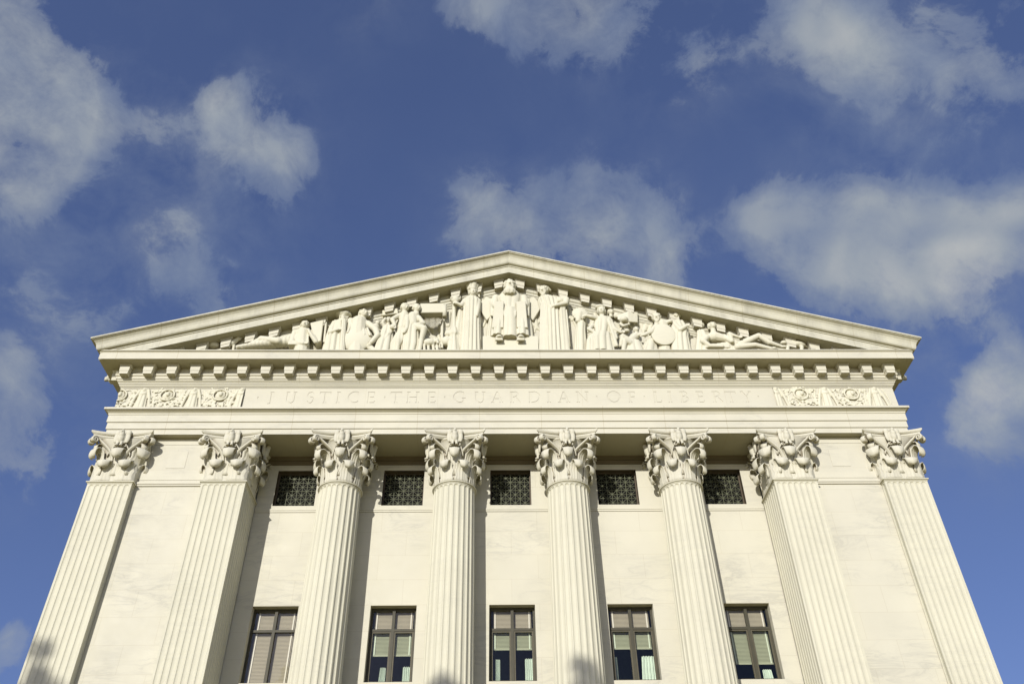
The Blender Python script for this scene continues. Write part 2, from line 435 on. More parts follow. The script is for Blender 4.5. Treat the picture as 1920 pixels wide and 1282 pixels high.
# ------------------------------------------------------------------ sculpting: overlapping solids fused into one skin
class Sculpt:
    SPH = {}
    def __init__(s): s.v = []; s.f = []; s.nv = 0
    def add(s, V, F):
        s.v.append(np.asarray(V, float)); k = s.nv; s.f.extend([tuple(i+k for i in q) for q in F]); s.nv += len(V)
    def tube(s, rows):
        """closed loft through equal rings of points"""
        n = len(rows[0]); m = len(rows); F = []
        for i in range(m-1):
            for j in range(n): F.append((i*n+j, i*n+(j+1) % n, (i+1)*n+(j+1) % n, (i+1)*n+j))
        F.append(tuple(range(n))[::-1]); F.append(tuple((m-1)*n+j for j in range(n)))
        s.add(np.array(rows, float).reshape(-1, 3), F)
    def _sph(s, M4, seg=14):
        if seg not in Sculpt.SPH:
            b = bmesh.new(); bmesh.ops.create_uvsphere(b, u_segments=seg, v_segments=max(8, seg*2//3), radius=1.0)
            b.verts.index_update()
            Sculpt.SPH[seg] = (np.array([tuple(v.co) for v in b.verts]), [tuple(v.index for v in f.verts) for f in b.faces]); b.free()
        V, F = Sculpt.SPH[seg]; Mn = np.array(M4)
        s.add(V@Mn[:3, :3].T+Mn[:3, 3], F)
    def ell(s, c, r, rot=None):
        if isinstance(r, (int, float)): r = (r, r, r)
        M4 = Matrix.Translation(Vector(c)) @ ((rot if rot else Matrix.Identity(3)).to_4x4()) @ Matrix.Diagonal((*r, 1))
        s._sph(M4)
    def cap(s, a, b, r1, r2=None, n=12):
        a = Vector(a); b = Vector(b); r2 = r1 if r2 is None else r2
        s.ell(a, r1); s.ell(b, r2)
        d = b-a
        if d.length < 1e-4: return
        q = d.to_track_quat('Z', 'Y').to_matrix()
        s.tube([[tuple(c+q@Vector((r*math.cos(i/n*2*PI), r*math.sin(i/n*2*PI), 0))) for i in range(n)] for c, r in ((a, r1), (b, r2))])
    def chain(s, pts):
        for i in range(len(pts)-1): s.cap(pts[i][0], pts[i+1][0], pts[i][1], pts[i+1][1])
    def box(s, c, h, rot=None):
        Rm = rot if rot else Matrix.Identity(3); c = Vector(c)
        s.add([tuple(c+Rm@Vector((x*h[0], y*h[1], z*h[2]))) for z in (-1, 1) for x, y in ((-1,-1),(1,-1),(1,1),(-1,1))], [(0,3,2,1),(4,5,6,7),(0,1,5,4),(1,2,6,5),(2,3,7,6),(3,0,4,7)])
    def robe(s, secs, nf=11, amp=.05, ph=0.0, n=88):
        """loft of (centre, rx, ry) sections with vertical folds that deepen downwards"""
        rows = []; L = len(secs)
        for i, (c, rx, ry) in enumerate(secs):
            g = i/(L-1); row = []
            for k in range(n):
                a = k/n*2*PI
                f = abs(math.sin(.5*nf*a+ph+.55*math.sin(3*a+ph)+.35*math.sin(g*3+2*a)))**.75
                w = 1+min(.3, amp*1.9*(.45+.55*g)/max(rx, .12))*(f-.62)
                row.append((c[0]+rx*w*math.cos(a), c[1]+ry*w*math.sin(a), c[2]))
            rows.append(row)
        s.tube(rows[::-1] if secs[0][0][2] > secs[-1][0][2] else rows)
    def head(s, c, r, yaw=0.0, tilt=0.0, beard=False, hair=True):
        """yaw 0 looks out of the pediment (-y); positive turns to +x"""
        c = Vector(c)
        Rm = Matrix.Rotation(yaw, 3, 'Z') @ Matrix.Rotation(-tilt, 3, 'X')
        P = lambda x, y, z: c+Rm@Vector((x*r, y*r, z*r))
        s.ell(P(0, 0, .1), (.80*r, .92*r, .98*r), Rm)
        s.ell(P(0, -.25, -.45), (.58*r, .62*r, .55*r), Rm)
        s.cap(P(0, -.86, .12), P(0, -1.04, -.20), .09*r, .16*r)            # nose
        s.cap(P(-.5, -.74, .22), P(.5, -.74, .22), .14*r, .14*r)            # brow
        for x in (-.33, .33): s.ell(P(x, -.80, .04), .10*r); s.ell(P(x*1.35, -.62, -.25), (.24*r, .2*r, .22*r))
        s.cap(P(-.2, -.84, -.46), P(.2, -.84, -.46), .09*r, .09*r)          # mouth
        for x in (-.82, .82): s.ell(P(x, .05, -.02), (.12*r, .2*r, .27*r), Rm)
        if hair:
            rr = random.Random(int(c.x*100))
            for k in range(22):
                a = k*2.4; zz = .25+.75*(k/22); q = math.sqrt(max(0, 1-zz*zz))*.86
                y = math.sin(a)*q+.14
                s.ell(P(math.cos(a)*q*1.05, y, zz*1.02+.10), rr.uniform(.17, .27)*r)
            for x in (-.8, .8): s.ell(P(x, .3, .1), .26*r); s.ell(P(x*.8, .55, -.2), .3*r)
        if beard:
            for k in range(9):
                x = (k-4)/4*.55
                s.cap(P(x, -.66+.25*abs(x), -.42), P(x*.6, -.80+.2*abs(x), -1.25+.5*abs(x)), .19*r, .12*r)
        s.cap(P(0, .1, -.5), c+Vector((0, .15*r, -1.5*r)), .5*r, .62*r)     # neck
    def hand(s, c, d, r=.075):
        """small clenched hand with five fingers, d = pointing direction"""
        c = Vector(c); d = Vector(d).normalized(); q = d.to_track_quat('X', 'Z').to_matrix()
        s.ell(c, (r*1.05, r*.55, r*.9), q)
        for k in range(4):
            o = q@Vector((r*.8, -r*.2, r*(.6-.42*k))); e = q@Vector((r*(1.75-.12*abs(k-1)), -r*.75, r*(.66-.45*k)))
            s.cap(c+o, c+e, r*.27, r*.2, 8)
        s.cap(c+q@Vector((0, -r*.3, r*.7)), c+q@Vector((r*.8, -r*.7, r*1.15)), r*.28, r*.2, 8)
    def mesh(s, voxel=.035, smooth=2):
        me = bpy.data.meshes.new('mesh'); me.from_pydata(np.concatenate(s.v).tolist(), [], s.f); me.update()
        o = bpy.data.objects.new('temporary', me); col.objects.link(o)
        m = o.modifiers.new('r', 'REMESH'); m.mode = 'VOXEL'; m.voxel_size = voxel; m.use_smooth_shade = True
        if smooth:
            m2 = o.modifiers.new('s', 'SMOOTH'); m2.factor = .5; m2.iterations = smooth
        dg = bpy.context.evaluated_depsgraph_get(); dg.update()
        res = bpy.data.meshes.new_from_object(o.evaluated_get(dg))
        bpy.data.objects.remove(o); bpy.data.meshes.remove(me)
        for p in res.polygons: p.use_smooth = True
        return res

# ------------------------------------------------------------------ Corinthian capitals (z from the necking, 0 .. 1.98)
HC = CAPTOP-NECK
def acanthus(bm, org, dr, W, Hh, reach=1.0, nu=17, nv=20, tipw=1.0):
    """one curling leaf rooted at org, leaning out along dr (unit xy)"""
    dx, dy = dr; tx, ty = -dy, dx
    prof = catmull([(0,0),(.015,.30),(.03,.60),(.07,.84),(.17,.985),(.30,1.0),(.385,.92),(.405,.79),(.375,.68),(.31,.62)], nv)
    wid = catmull([(.96,),(1.0,),(1.0,),(.97,),(.90,),(.86,),(.82,),(.74,),(.58,),(.25,)], nv)
    rows = []
    for i in range(nv):
        o, h = prof[i]; o = o*Hh*reach; h = h*Hh; v = i/(nv-1)
        ser = 1+.11*math.sin(v*nv*1.9)*(1 if v < .6 else .2)
        w = W*(wid[i][0]*ser)*(1-(1-tipw)*smoothstep(.4, .7, v)); row = []
        tip = smoothstep(.42, .75, v)
        for j in range(nu):
            u = j/(nu-1)*2-1
            oo = o-.14*W*u*u*(1-tip)-tip*.34*W*u*u
            hh = h-.10*W*u*u*tip*(1-tip)+tip*(.16 if v > .7 else .16*smoothstep(.45, .7, v))*W*u*u
            rib = .034*(abs(math.cos(u*PI*2.5+.8*math.sin(v*9)*abs(u)))**.6-.6)*(1-.92*tip)+.018*math.exp(-(u/.16)**2)*(1-.7*tip)
            oo += rib
            row.append((org[0]+dx*oo+tx*u*w, org[1]+dy*oo+ty*u*w, org[2]+hh))
        rows.append(row)
    G = np.array(rows); gu = np.gradient(G, axis=1); gv = np.gradient(G, axis=0)
    nr = np.cross(gu, gv); nr /= np.linalg.norm(nr, axis=2, keepdims=True)+1e-9
    if nr[2, nu//2].dot((dx, dy, 0)) < 0: nr = -nr
    Bk = G-nr*.028
    f = [[bm.verts.new(p) for p in r] for r in G]; k = [[bm.verts.new(p) for p in r] for r in Bk]
    for i in range(nv-1):
        for j in range(nu-1):
            bm.faces.new((f[i][j], f[i][j+1], f[i+1][j+1], f[i+1][j])); bm.faces.new((k[i][j], k[i+1][j], k[i+1][j+1], k[i][j+1]))
        bm.faces.new((f[i][0], f[i+1][0], k[i+1][0], k[i][0])); bm.faces.new((f[i][-1], k[i][-1], k[i+1][-1], f[i+1][-1]))
    for j in range(nu-1):
        bm.faces.new((f[0][j], k[0][j], k[0][j+1], f[0][j+1])); bm.faces.new((f[-1][j], f[-1][j+1], k[-1][j+1], k[-1][j]))
def ribbon(bm, pts, wdir, w, th):
    """strap of rectangular section along 3d points; wdir = width direction"""
    wd = Vector(wdir).normalized(); rows = []
    for i, p in enumerate(pts):
        p = Vector(p); a = Vector(pts[max(0, i-1)]); b = Vector(pts[min(len(pts)-1, i+1)])
        t = (b-a).normalized(); nrm = t.cross(wd).normalized()
        ww = w[i] if isinstance(w, list) else w
        q = []
        for k in range(8):
            an = k/8*2*PI+PI/8
            q.append(bm.verts.new(p+wd*(ww/2*1.08*math.copysign(abs(math.cos(an))**.6, math.cos(an)))+nrm*(th/2*1.08*math.copysign(abs(math.sin(an))**.6, math.sin(an)))))
        rows.append(q)
    grid_faces(bm, rows, True); bm.faces.new(rows[0][::-1]); bm.faces.new(rows[-1])
def volute(bm, root, ctr, dr, rad, turns, w, th, flip=1):
    """stalk rising from root (out,z) along direction dr, ending in a spiral round ctr (out,z)"""
    dx, dy = dr; P2 = lambda o, z, s=0: (o*dx, o*dy, z)
    pts = []
    top = (ctr[0]-rad*.2, ctr[1]+rad)
    for q in catmull([root, (root[0]+.25*(top[0]-root[0]), root[1]+.62*(top[1]-root[1])), (root[0]+.62*(top[0]-root[0]), root[1]+.93*(top[1]-root[1])), top], 10): pts.append(P2(*q))
    for k in range(1, 24):
        a = PI/2+.2-k/23*turns*2*PI*flip; r = rad*(1-.78*k/23)
        pts.append(P2(ctr[0]+r*math.cos(a), ctr[1]+r*math.sin(a)))
    ww = [w*(.55+.45*min(1, i/8)) if i < 10 else w*(1+.25*(i-10)/23) for i in range(len(pts))]
    ribbon(bm, pts, (-dy, dx, 0), ww, th)
def eagle_mesh():
    s = Sculpt()
    s.ell((0, -.10, -.02), (.12, .12, .22)); s.ell((0, -.14, .20), (.075, .09, .095)); s.cap((0, -.21, .20), (0, -.25, .16), .035, .02)
    s.ell((0, -.14, .08), (.10, .10, .14))
    for x in (-1, 1):
        for k in range(5):
            s.cap((x*(.12+.028*k), -.07+.012*k, .27-.03*k), (x*(.13+.022*k), -.07+.012*k, -.22+.05*k), .032, .022, 8)
        s.ell((x*.185, -.06, .20), (.10, .06, .13)); s.ell((x*.2, -.06, 0), (.085, .05, .22))
        s.cap((x*.06, -.11, -.2), (x*.07, -.13, -.34), .05, .045); s.ell((x*.075, -.16, -.36), (.055, .075, .035))
    return s.mesh(.018, 1)
EAGLE = eagle_mesh()
def abacus(bm, a=1.12, dip=.22, z0=HC-.21, z1=HC):
    def outline(a, dip, cut=.13):
        pts = []
        for s in range(4):
            an = s*PI/2
            for k in range(15):
                t = k/14*2-1; x = t*(a-cut*.0-.05); y = -(a-.03)+dip*(1-t*t)
                pts.append((x*math.cos(an)-y*math.sin(an), x*math.sin(an)+y*math.cos(an)))
        return pts
    prof = [(-.10, z0-.05), (-.055, z0), (-.03, z0+.03), (-.03, z0+.085), (-.005, z0+.095), (0.0, z0+.10), (.035, z0+.135), (.05, z0+.17), (.05, z1-.0)]
    rows = [[bm.verts.new((x, y, z)) for x, y in outline(a+o, dip)] for o, z in prof]
    grid_faces(bm, rows, True); bm.faces.new(rows[0][::-1]); bm.faces.new(rows[-1])
def add_eagles(bm, sides=(0, 1, 3)):
    for k in sides:
        n0 = len(bm.verts); bm.from_mesh(EAGLE); bm.verts.ensure_lookup_table()
        M4 = Matrix.Rotation(k*PI/2, 4, 'Z') @ Matrix.Translation((0, -.93, HC-.27)) @ Matrix.Scale(1.06, 4)
        for v in bm.verts[n0:]: v.co = M4@v.co
def corner_scrolls(bm, bell, r_ctr):
    """stalks springing from the middle of each face and parting to the corners, where they curl under the abacus"""
    for k in range(4):
        a0 = -PI/2+k*PI/2
        for sgn in (-1, 1):
            end = a0+sgn*(PI/4-.085); pts = []
            ctrl = [bell(a0+sgn*.20, .62), bell(a0+sgn*.27, .95)]
            p2 = Vector(bell(a0+sgn*.40, 1.25))*1.0; p2.x *= 1.10; p2.y *= 1.10; ctrl.append(tuple(p2))
            rad = .125; zc_ = 1.585
            ctrl.append(((r_ctr-.16)*math.cos(end), (r_ctr-.16)*math.sin(end), zc_+.06)); ctrl.append((r_ctr*math.cos(end), r_ctr*math.sin(end), zc_+rad))
            pts = [tuple(p) for p in catmull(ctrl, 16)]
            d = (math.cos(end), math.sin(end))
            for i in range(1, 22):
                an = PI/2-i/21*1.5*2*PI; r = rad*(1-.8*i/21); o = r_ctr+r*math.cos(an)
                pts.append((o*d[0], o*d[1], zc_+r*math.sin(an)))
            n = len(pts); ww = [.11+.05*min(1, i/15) for i in range(n)]
            ribbon(bm, pts, (-d[1], d[0], 0), ww, .065)
def capital_round():
    bm = bmesh.new()
    prof = [(.705, .0), (.70, .3), (.70, .8), (.72, 1.15), (.78, 1.45), (.88, 1.66), (.93, 1.70), (.93, 1.76)]
    rows = [[bm.verts.new((r*math.cos(k/64*2*PI), r*math.sin(k/64*2*PI), z)) for k in range(64)] for r, z in prof]; grid_faces(bm, rows, True)
    for k in range(8):
        a = -PI/2+(k+.5)/8*2*PI; d = (math.cos(a), math.sin(a)); acanthus(bm, (d[0]*.735, d[1]*.735, .0), d, .255, .74, 1.02, tipw=.8)
        a = -PI/2+k/8*2*PI; d = (math.cos(a), math.sin(a)); acanthus(bm, (d[0]*.715, d[1]*.715, .25), d, .235, .98, .95 if k % 2 == 0 else 1.36, tipw=.9)
    for k in range(4):       # small half-opened leaf under each corner scroll
        a = PI/4+k*PI/2; d = (math.cos(a), math.sin(a)); acanthus(bm, (d[0]*.74, d[1]*.74, .86), d, .15, .62, 1.95, nu=11, nv=16)
    corner_scrolls(bm, lambda a, z: (.74*math.cos(a), .74*math.sin(a), z), 1.42)
    for k in range(4):       # inner scrolls meeting under the bird
        for sgn in (-1, 1):
            a0 = -PI/2+k*PI/2
            pts = []
            for i in range(10):
                t = i/9; aa = a0+sgn*(.40-.24*t); rr = .80+.12*t; pts.append((rr*math.cos(aa), rr*math.sin(aa), 1.02+.50*t**.7))
            for i in range(1, 14):
                th = i/13*2.6*PI; r = .085*(1-.75*i/13); aa = a0+sgn*(.16-.0*th)-sgn*(math.sin(th)*r)/.92
                pts.append((.93*math.cos(aa), .93*math.sin(aa), 1.52-.085+r*math.cos(th)))
            ribbon(bm, pts, (math.cos(a0), math.sin(a0), 0), .07, .045)
    add_eagles(bm)
    for f in bm.faces: f.smooth = True
    abacus(bm)
    me = mesh_from(bm); me.materials.append(MM)
    return me
def capital_square(w=1.572):
    bm = bmesh.new(); h = w/2-.02
    prof = [(0, 0), (0, .8), (.02, 1.2), (.06, 1.5), (.12, 1.7), (.12, 1.76)]
    rows = [[bm.verts.new((x*(h+o), y*(h+o), z)) for x, y in ((-1,-1),(1,-1),(1,1),(-1,1))] for o, z in prof]; grid_faces(bm, rows, True)
    for k in range(4):
        an = k*PI/2; rotp = lambda x, y: (x*math.cos(an)-y*math.sin(an), x*math.sin(an)+y*math.cos(an)); d = rotp(0, -1)
        for x in (-.38, .38):
            q = rotp(x, -h-.03); acanthus(bm, (*q, .0), d, .335, .74, 1.0, tipw=.8)
        q = rotp(0, -h-.01); acanthus(bm, (*q, .25), d, .28, .98, .9, tipw=.9)
        q = rotp(h-.08, -h+.08); dd = Vector(rotp(1, -1)).normalized(); acanthus(bm, (*q, .25), (dd.x, dd.y), .30, 1.0, 1.0)
        acanthus(bm, (q[0], q[1], .86), (dd.x, dd.y), .16, .62, 1.3, nu=11, nv=16)
        for sgn in (-1, 1):
            pts = []
            for i in range(10):
                t = i/9; pts.append((*rotp(sgn*(.42-.26*t), -h-.05-.1*t), 1.02+.5*t**.7))
            for i in range(1, 14):
                th = i/13*2.6*PI; r = .085*(1-.75*i/13); pts.append((*rotp(sgn*(.16-math.sin(th)*r), -h-.15), 1.52-.085+r*math.cos(th)))
            ribbon(bm, pts, (d[0], d[1], 0), .07, .045)
    def sq(a, z):
        c, s_ = math.cos(a), math.sin(a); m = (h+.04)/max(abs(c), abs(s_)); return (c*m, s_*m, z)
    corner_scrolls(bm, sq, 1.42)
    add_eagles(bm)
    for f in bm.faces: f.smooth = True
    abacus(bm)
    me = mesh_from(bm); me.materials.append(MM)
    return me
COLM, CAPR, PIERM, CAPS = column_mesh(), capital_round(), pier_mesh(), capital_square()
def child(name, me, parent, loc):
    o = bpy.data.objects.new(name, me); col.objects.link(o); o.parent = parent; o.location = loc; return o
for x in (-6.25, -2.075, 2.095, 6.26):
    c = place(COLM, 'column', (x, CYC, 0)); child('capital', CAPR, c, (0, 0, NECK))
for x in (-14.322, -10.30, 10.30, 14.322):
    c = place(PIERM, 'pier', (x, 0, 0)); child('capital', CAPS, c, (0, .786, NECK))

# ------------------------------------------------------------------ inscription cut into the frieze
def arc(cx, cy, rx, ry, a0, a1, n=12): return [(cx+rx*math.cos(R(a0+(a1-a0)*i/n)), cy+ry*math.sin(R(a0+(a1-a0)*i/n))) for i in range(n+1)]
T_, t_ = 1.0, .5      # thick and thin strokes
GL = {
 'J': (.42, [(T_, [(.30, 1), (.30, .12)]), (t_, [(.30, .14)]+arc(.14, .14, .16, .2, 0, -110, 8)), (t_, [(.16, .98), (.44, .98)])]),
 'U': (.80, [(T_, [(.12, 1), (.12, .33)]+arc(.40, .33, .28, .33, 180, 270, 8)), (t_, arc(.40, .33, .28, .33, 270, 360, 8)+[(.68, 1)]), (t_, [(0, .98), (.25, .98)]), (t_, [(.56, .98), (.80, .98)])]),
 'S': (.58, [(t_, arc(.29, .74, .21, .24, 25, 120, 8)), (T_, arc(.29, .74, .21, .24, 120, 250, 8)+arc(.29, .26, .23, .26, 70, -60, 8)), (t_, arc(.29, .26, .23, .26, -60, -160, 8))]),
 'T': (.86, [(T_, [(.43, 0), (.43, 1)]), (t_, [(.02, .97), (.84, .97)]), (t_, [(.03, 1), (.01, .84)]), (t_, [(.83, 1), (.85, .84)]), (t_, [(.31, .02), (.55, .02)])]),
 'I': (.30, [(T_, [(.15, 0), (.15, 1)]), (t_, [(.02, .98), (.28, .98)]), (t_, [(.02, .02), (.28, .02)])]),
 'C': (.92, [(T_, arc(.52, .5, .46, .49, 60, 300, 22)), (t_, [(.75, .93), (.77, .76)]), (t_, [(.75, .07), (.80, .2)])]),
 'E': (.60, [(T_, [(.13, 0), (.13, 1)]), (t_, [(.02, .98), (.54, .98), (.55, .84)]), (t_, [(.13, .52), (.48, .52)]), (t_, [(.48, .58), (.48, .45)]), (t_, [(.02, .02), (.56, .02), (.59, .17)])]),
 'H': (.95, [(T_, [(.13, 0), (.13, 1)]), (T_, [(.82, 0), (.82, 1)]), (t_, [(.13, .52), (.82, .52)]), (t_, [(0, .98), (.26, .98)]), (t_, [(0, .02), (.26, .02)]), (t_, [(.69, .98), (.95, .98)]), (t_, [(.69, .02), (.95, .02)])]),
 'G': (.95, [(T_, arc(.50, .5, .46, .49, 55, 305, 22)), (T_, [(.80, .09), (.80, .42)]), (t_, [(.66, .42), (.93, .42)]), (t_, [(.77, .91), (.78, .76)])]),
 'A': (.90, [(t_, [(.10, 0), (.43, 1)]), (T_, [(.45, 1), (.80, 0)]), (t_, [(.23, .36), (.67, .36)]), (t_, [(0, .02), (.22, .02)]), (t_, [(.66, .02), (.92, .02)])]),
 'R': (.76, [(T_, [(.13, 0), (.13, 1)]), (t_, [(.02, .98), (.35, .98)]), (T_, arc(.33, .75, .25, .23, 85, -85, 12)), (t_, [(.13, .51), (.35, .52)]), (T_, [(.36, .52), (.74, .02)]), (t_, [(.02, .02), (.26, .02)])]),
 'D': (.90, [(T_, [(.13, 0), (.13, 1)]), (t_, [(.02, .98), (.38, .98)]), (T_, arc(.36, .5, .49, .48, 88, -88, 18)), (t_, [(.02, .02), (.38, .02)])]),
 'N': (.98, [(t_, [(.14, 0), (.14, 1)]), (T_, [(.12, 1), (.84, 0)]), (t_, [(.84, 0), (.84, 1)]), (t_, [(0, .98), (.2, .98)]), (t_, [(.02, .02), (.27, .02)]), (t_, [(.71, .98), (.97, .98)])]),
 'O': (1.0, [(T_, arc(.5, .5, .46, .49, 0, 360, 30))]),
 'F': (.56, [(T_, [(.13, 0), (.13, 1)]), (t_, [(.02, .98), (.53, .98), (.54, .84)]), (t_, [(.13, .51), (.46, .51)]), (t_, [(.46, .58), (.46, .44)]), (t_, [(.02, .02), (.26, .02)])]),
 'L': (.60, [(T_, [(.13, 0), (.13, 1)]), (t_, [(.02, .98), (.26, .98)]), (t_, [(.02, .02), (.56, .02), (.59, .18)])]),
 'B': (.66, [(T_, [(.13, 0), (.13, 1)]), (t_, [(.02, .98), (.32, .98)]), (T_, arc(.30, .76, .22, .22, 88, -88, 12)), (t_, [(.13, .53), (.34, .53)]), (T_, arc(.32, .27, .28, .255, 88, -88, 12)), (t_, [(.02, .02), (.34, .02)])]),
 'Y': (.84, [(T_, [(.10, 1), (.42, .48)]), (t_, [(.74, 1), (.42, .48)]), (T_, [(.42, .48), (.42, 0)]), (t_, [(0, .98), (.22, .98)]), (t_, [(.62, .98), (.84, .98)]), (t_, [(.30, .02), (.54, .02)])]),
 '.': (.10, [(T_*1.3, [(.02, .5), (.09, .5)])]),
}
TEXT = [('.', 484), ('J', 507), ('U', 546), ('S', 583), ('T', 610), ('I', 634.5), ('C', 664), ('E', 696), ('.', 721.7), ('T', 742.8), ('H', 774.4), ('E', 809.6), ('.', 834), ('G', 862), ('U', 900),
        ('A', 932), ('R', 966), ('D', 1002), ('I', 1029), ('A', 1057), ('N', 1092), ('.', 1119), ('O', 1151), ('F', 1184.7), ('.', 1208), ('L', 1233), ('I', 1255.8), ('B', 1283), ('E', 1312.5), ('R', 1344.5), ('T', 1370), ('Y', 1399.6), ('.', 1421.7)]
YF = -.014
zt, zb = at(958, 734.4, YF).z, at(958, 754.6, YF).z
LH = zt-zb; LW = .50; STW = .068
cut = bmesh.new(); YC0, YC1 = YF-.05, YF+.06
for ch, px in TEXT:
    w, strokes = GL[ch]; xc = at(px, 744, YF).x; x0 = xc-w*LW/2
    for th, pts in strokes:
        P3 = [Vector((x0+p[0]*LW, p[1]*LH+zb)) for p in pts]; hw = STW*th/2
        L_, R_ = [], []
        for i, p in enumerate(P3):
            a = P3[max(0, i-1)]; b = P3[min(len(P3)-1, i+1)]; t = (b-a).normalized(); nn = Vector((-t.y, t.x))*hw
            q = p if 0 < i < len(P3)-1 else p+(t*(-.003) if i == 0 else t*.003)
            L_.append(q+nn); R_.append(q-nn)
        for i in range(len(P3)-1):     # every stroke is a row of closed prisms
            quad = (R_[i], R_[i+1], L_[i+1], L_[i])
            v0 = [cut.verts.new((q.x, YC0, q.y)) for q in quad]; v1 = [cut.verts.new((q.x, YC1, q.y)) for q in quad]
            cut.faces.new(v0[::-1]); cut.faces.new(v1)
            for k in range(4): cut.faces.new((v0[k], v0[(k+1)%4], v1[(k+1)%4], v1[k]))
bmesh.ops.recalc_face_normals(cut, faces=cut.faces)
PX0, PX1 = at(457, 744, YF).x, at(1452, 744, YF).x
pz0, pz1 = 19.004, 20.024
bm = bmesh.new(); box(bm, PX0, PX1, YF, .08, pz0, pz1)
pm = mesh_from(bm)
po = link('inscription_panel', pm, MI, house, OFF)
cm = bpy.data.meshes.new('cut'); cut.to_mesh(cm); cut.free()
co = bpy.data.objects.new('cutter', cm); col.objects.link(co); co.location = OFF+house.location
bpy.context.view_layer.update()
md = po.modifiers.new('b', 'BOOLEAN'); md.operation = 'DIFFERENCE'; md.object = co; md.solver = 'EXACT'; md.use_self = True
dg = bpy.context.evaluated_depsgraph_get(); dg.update()
nm = bpy.data.meshes.new_from_object(po.evaluated_get(dg))
print('inscription faces', len(nm.polygons))
po.modifiers.clear(); po.data = nm
bpy.data.objects.remove(co); bpy.data.meshes.remove(cm)
if not nm.materials: nm.materials.append(MI)

# frieze reliefs: robed supporters between medallions hung with fruit
def relief(xa, xb, seed):
    s = Sculpt(); rr = random.Random(seed); y = -.005
    z0, z1 = 19.02, 20.02
    pitch = 2.02
    for xm in seed_meds[seed]:                     # medallions
        if xa < xm < xb:
            for k in range(20):
                a = k/20*2*PI; b = (k+1)/20*2*PI; s.cap((xm+.27*math.cos(a), y-.05, 19.68+.25*math.sin(a)), (xm+.27*math.cos(b), y-.05, 19.68+.25*math.sin(b)), .035)
            s.ell((xm, y, 19.68), (.21, .085, .19))
            s.ell((xm+.03, y-.08, 19.70), (.08, .07, .11))
            for k in range(90):
                a = rr.uniform(-1, 1); s.ell((xm+a*.64, y-.01, 19.33-.13*(1-a*a)+rr.uniform(-.16, .14)), (rr.uniform(.03, .055), .055, rr.uniform(.03, .05)))
            for k in range(70):
                a = rr.uniform(0, 2*PI); q = rr.uniform(.36, .72); b_ = rr.uniform(0, PI); c0 = Vector((xm+q*math.cos(a), y+.0, 19.68+q*.5*math.sin(a)))
                d_ = Vector((math.cos(b_), 0, math.sin(b_)))*.06; s.cap(c0-d_, c0+d_, .022, .034, 6)
            for sg in (-1, 1):
                s.chain([((xm+sg*(.50+.13*math.cos(t*.9)*(1-t/9)), y-.02, 19.87+.10*math.sin(t*.9)*(1-t/9)), .026) for t in range(9)])
    for xf in seed_figs[seed]:                      # supporters
        if xa-.3 < xf < xb+.3:
            s.robe([((xf, y+.02, 20.0), .12, .09), ((xf, y+.01, 19.7), .16, .11), ((xf, y+.01, 19.35), .20, .12), ((xf, y+.01, 19.03), .24, .12)], 9, .06); s.ell((xf, y-.06, 19.9), (.075, .07, .09)); s.ell((xf, y-.04, 19.72), (.14, .1, .09))
            for sg in (-1, 1):
                s.chain([((xf+sg*.15, y-.02, 19.95), .05), ((xf+sg*.28, y-.03, 19.55), .06), ((xf+sg*.38, y-.01, 19.05), .05)])
                s.chain([((xf+sg*.33, y+.02, 19.98), .035), ((xf+sg*.44, y+.01, 19.6), .04), ((xf+sg*.50, y+.02, 19.25), .035)])
    return s.mesh(.019, 1)
seed_meds = {1: [at(p, 742, -.03).x for p in (224, 314, 413)], 2: [at(p, 742, -.03).x for p in (1502, 1597, 1690)]}
seed_figs = {1: [at(p, 742, -.03).x for p in (268, 363)]+[PX0-.1], 2: [at(p, 742, -.03).x for p in (1549, 1643)]+[PX1+.1]}
for sd, xa, xb in ((1, -15.1, PX0), (2, PX1, 15.1)):
    me = relief(xa, xb, sd)
    b2 = bmesh.new(); b2.from_mesh(me)
    for xx, sg in ((xa+(.02 if sd == 1 else .01), -1), (xb-(.01 if sd == 1 else .02), 1)):
        bmesh.ops.bisect_plane(b2, geom=b2.verts[:]+b2.edges[:]+b2.faces[:], plane_co=(xx, 0, 0), plane_no=(sg, 0, 0), clear_outer=True)
    bmesh.ops.bisect_plane(b2, geom=b2.verts[:]+b2.edges[:]+b2.faces[:], plane_co=(0, .06, 0), plane_no=(0, 1, 0), clear_outer=True)
    o = obj('frieze_relief', b2, MT, fr, (0,0,0), True, False)

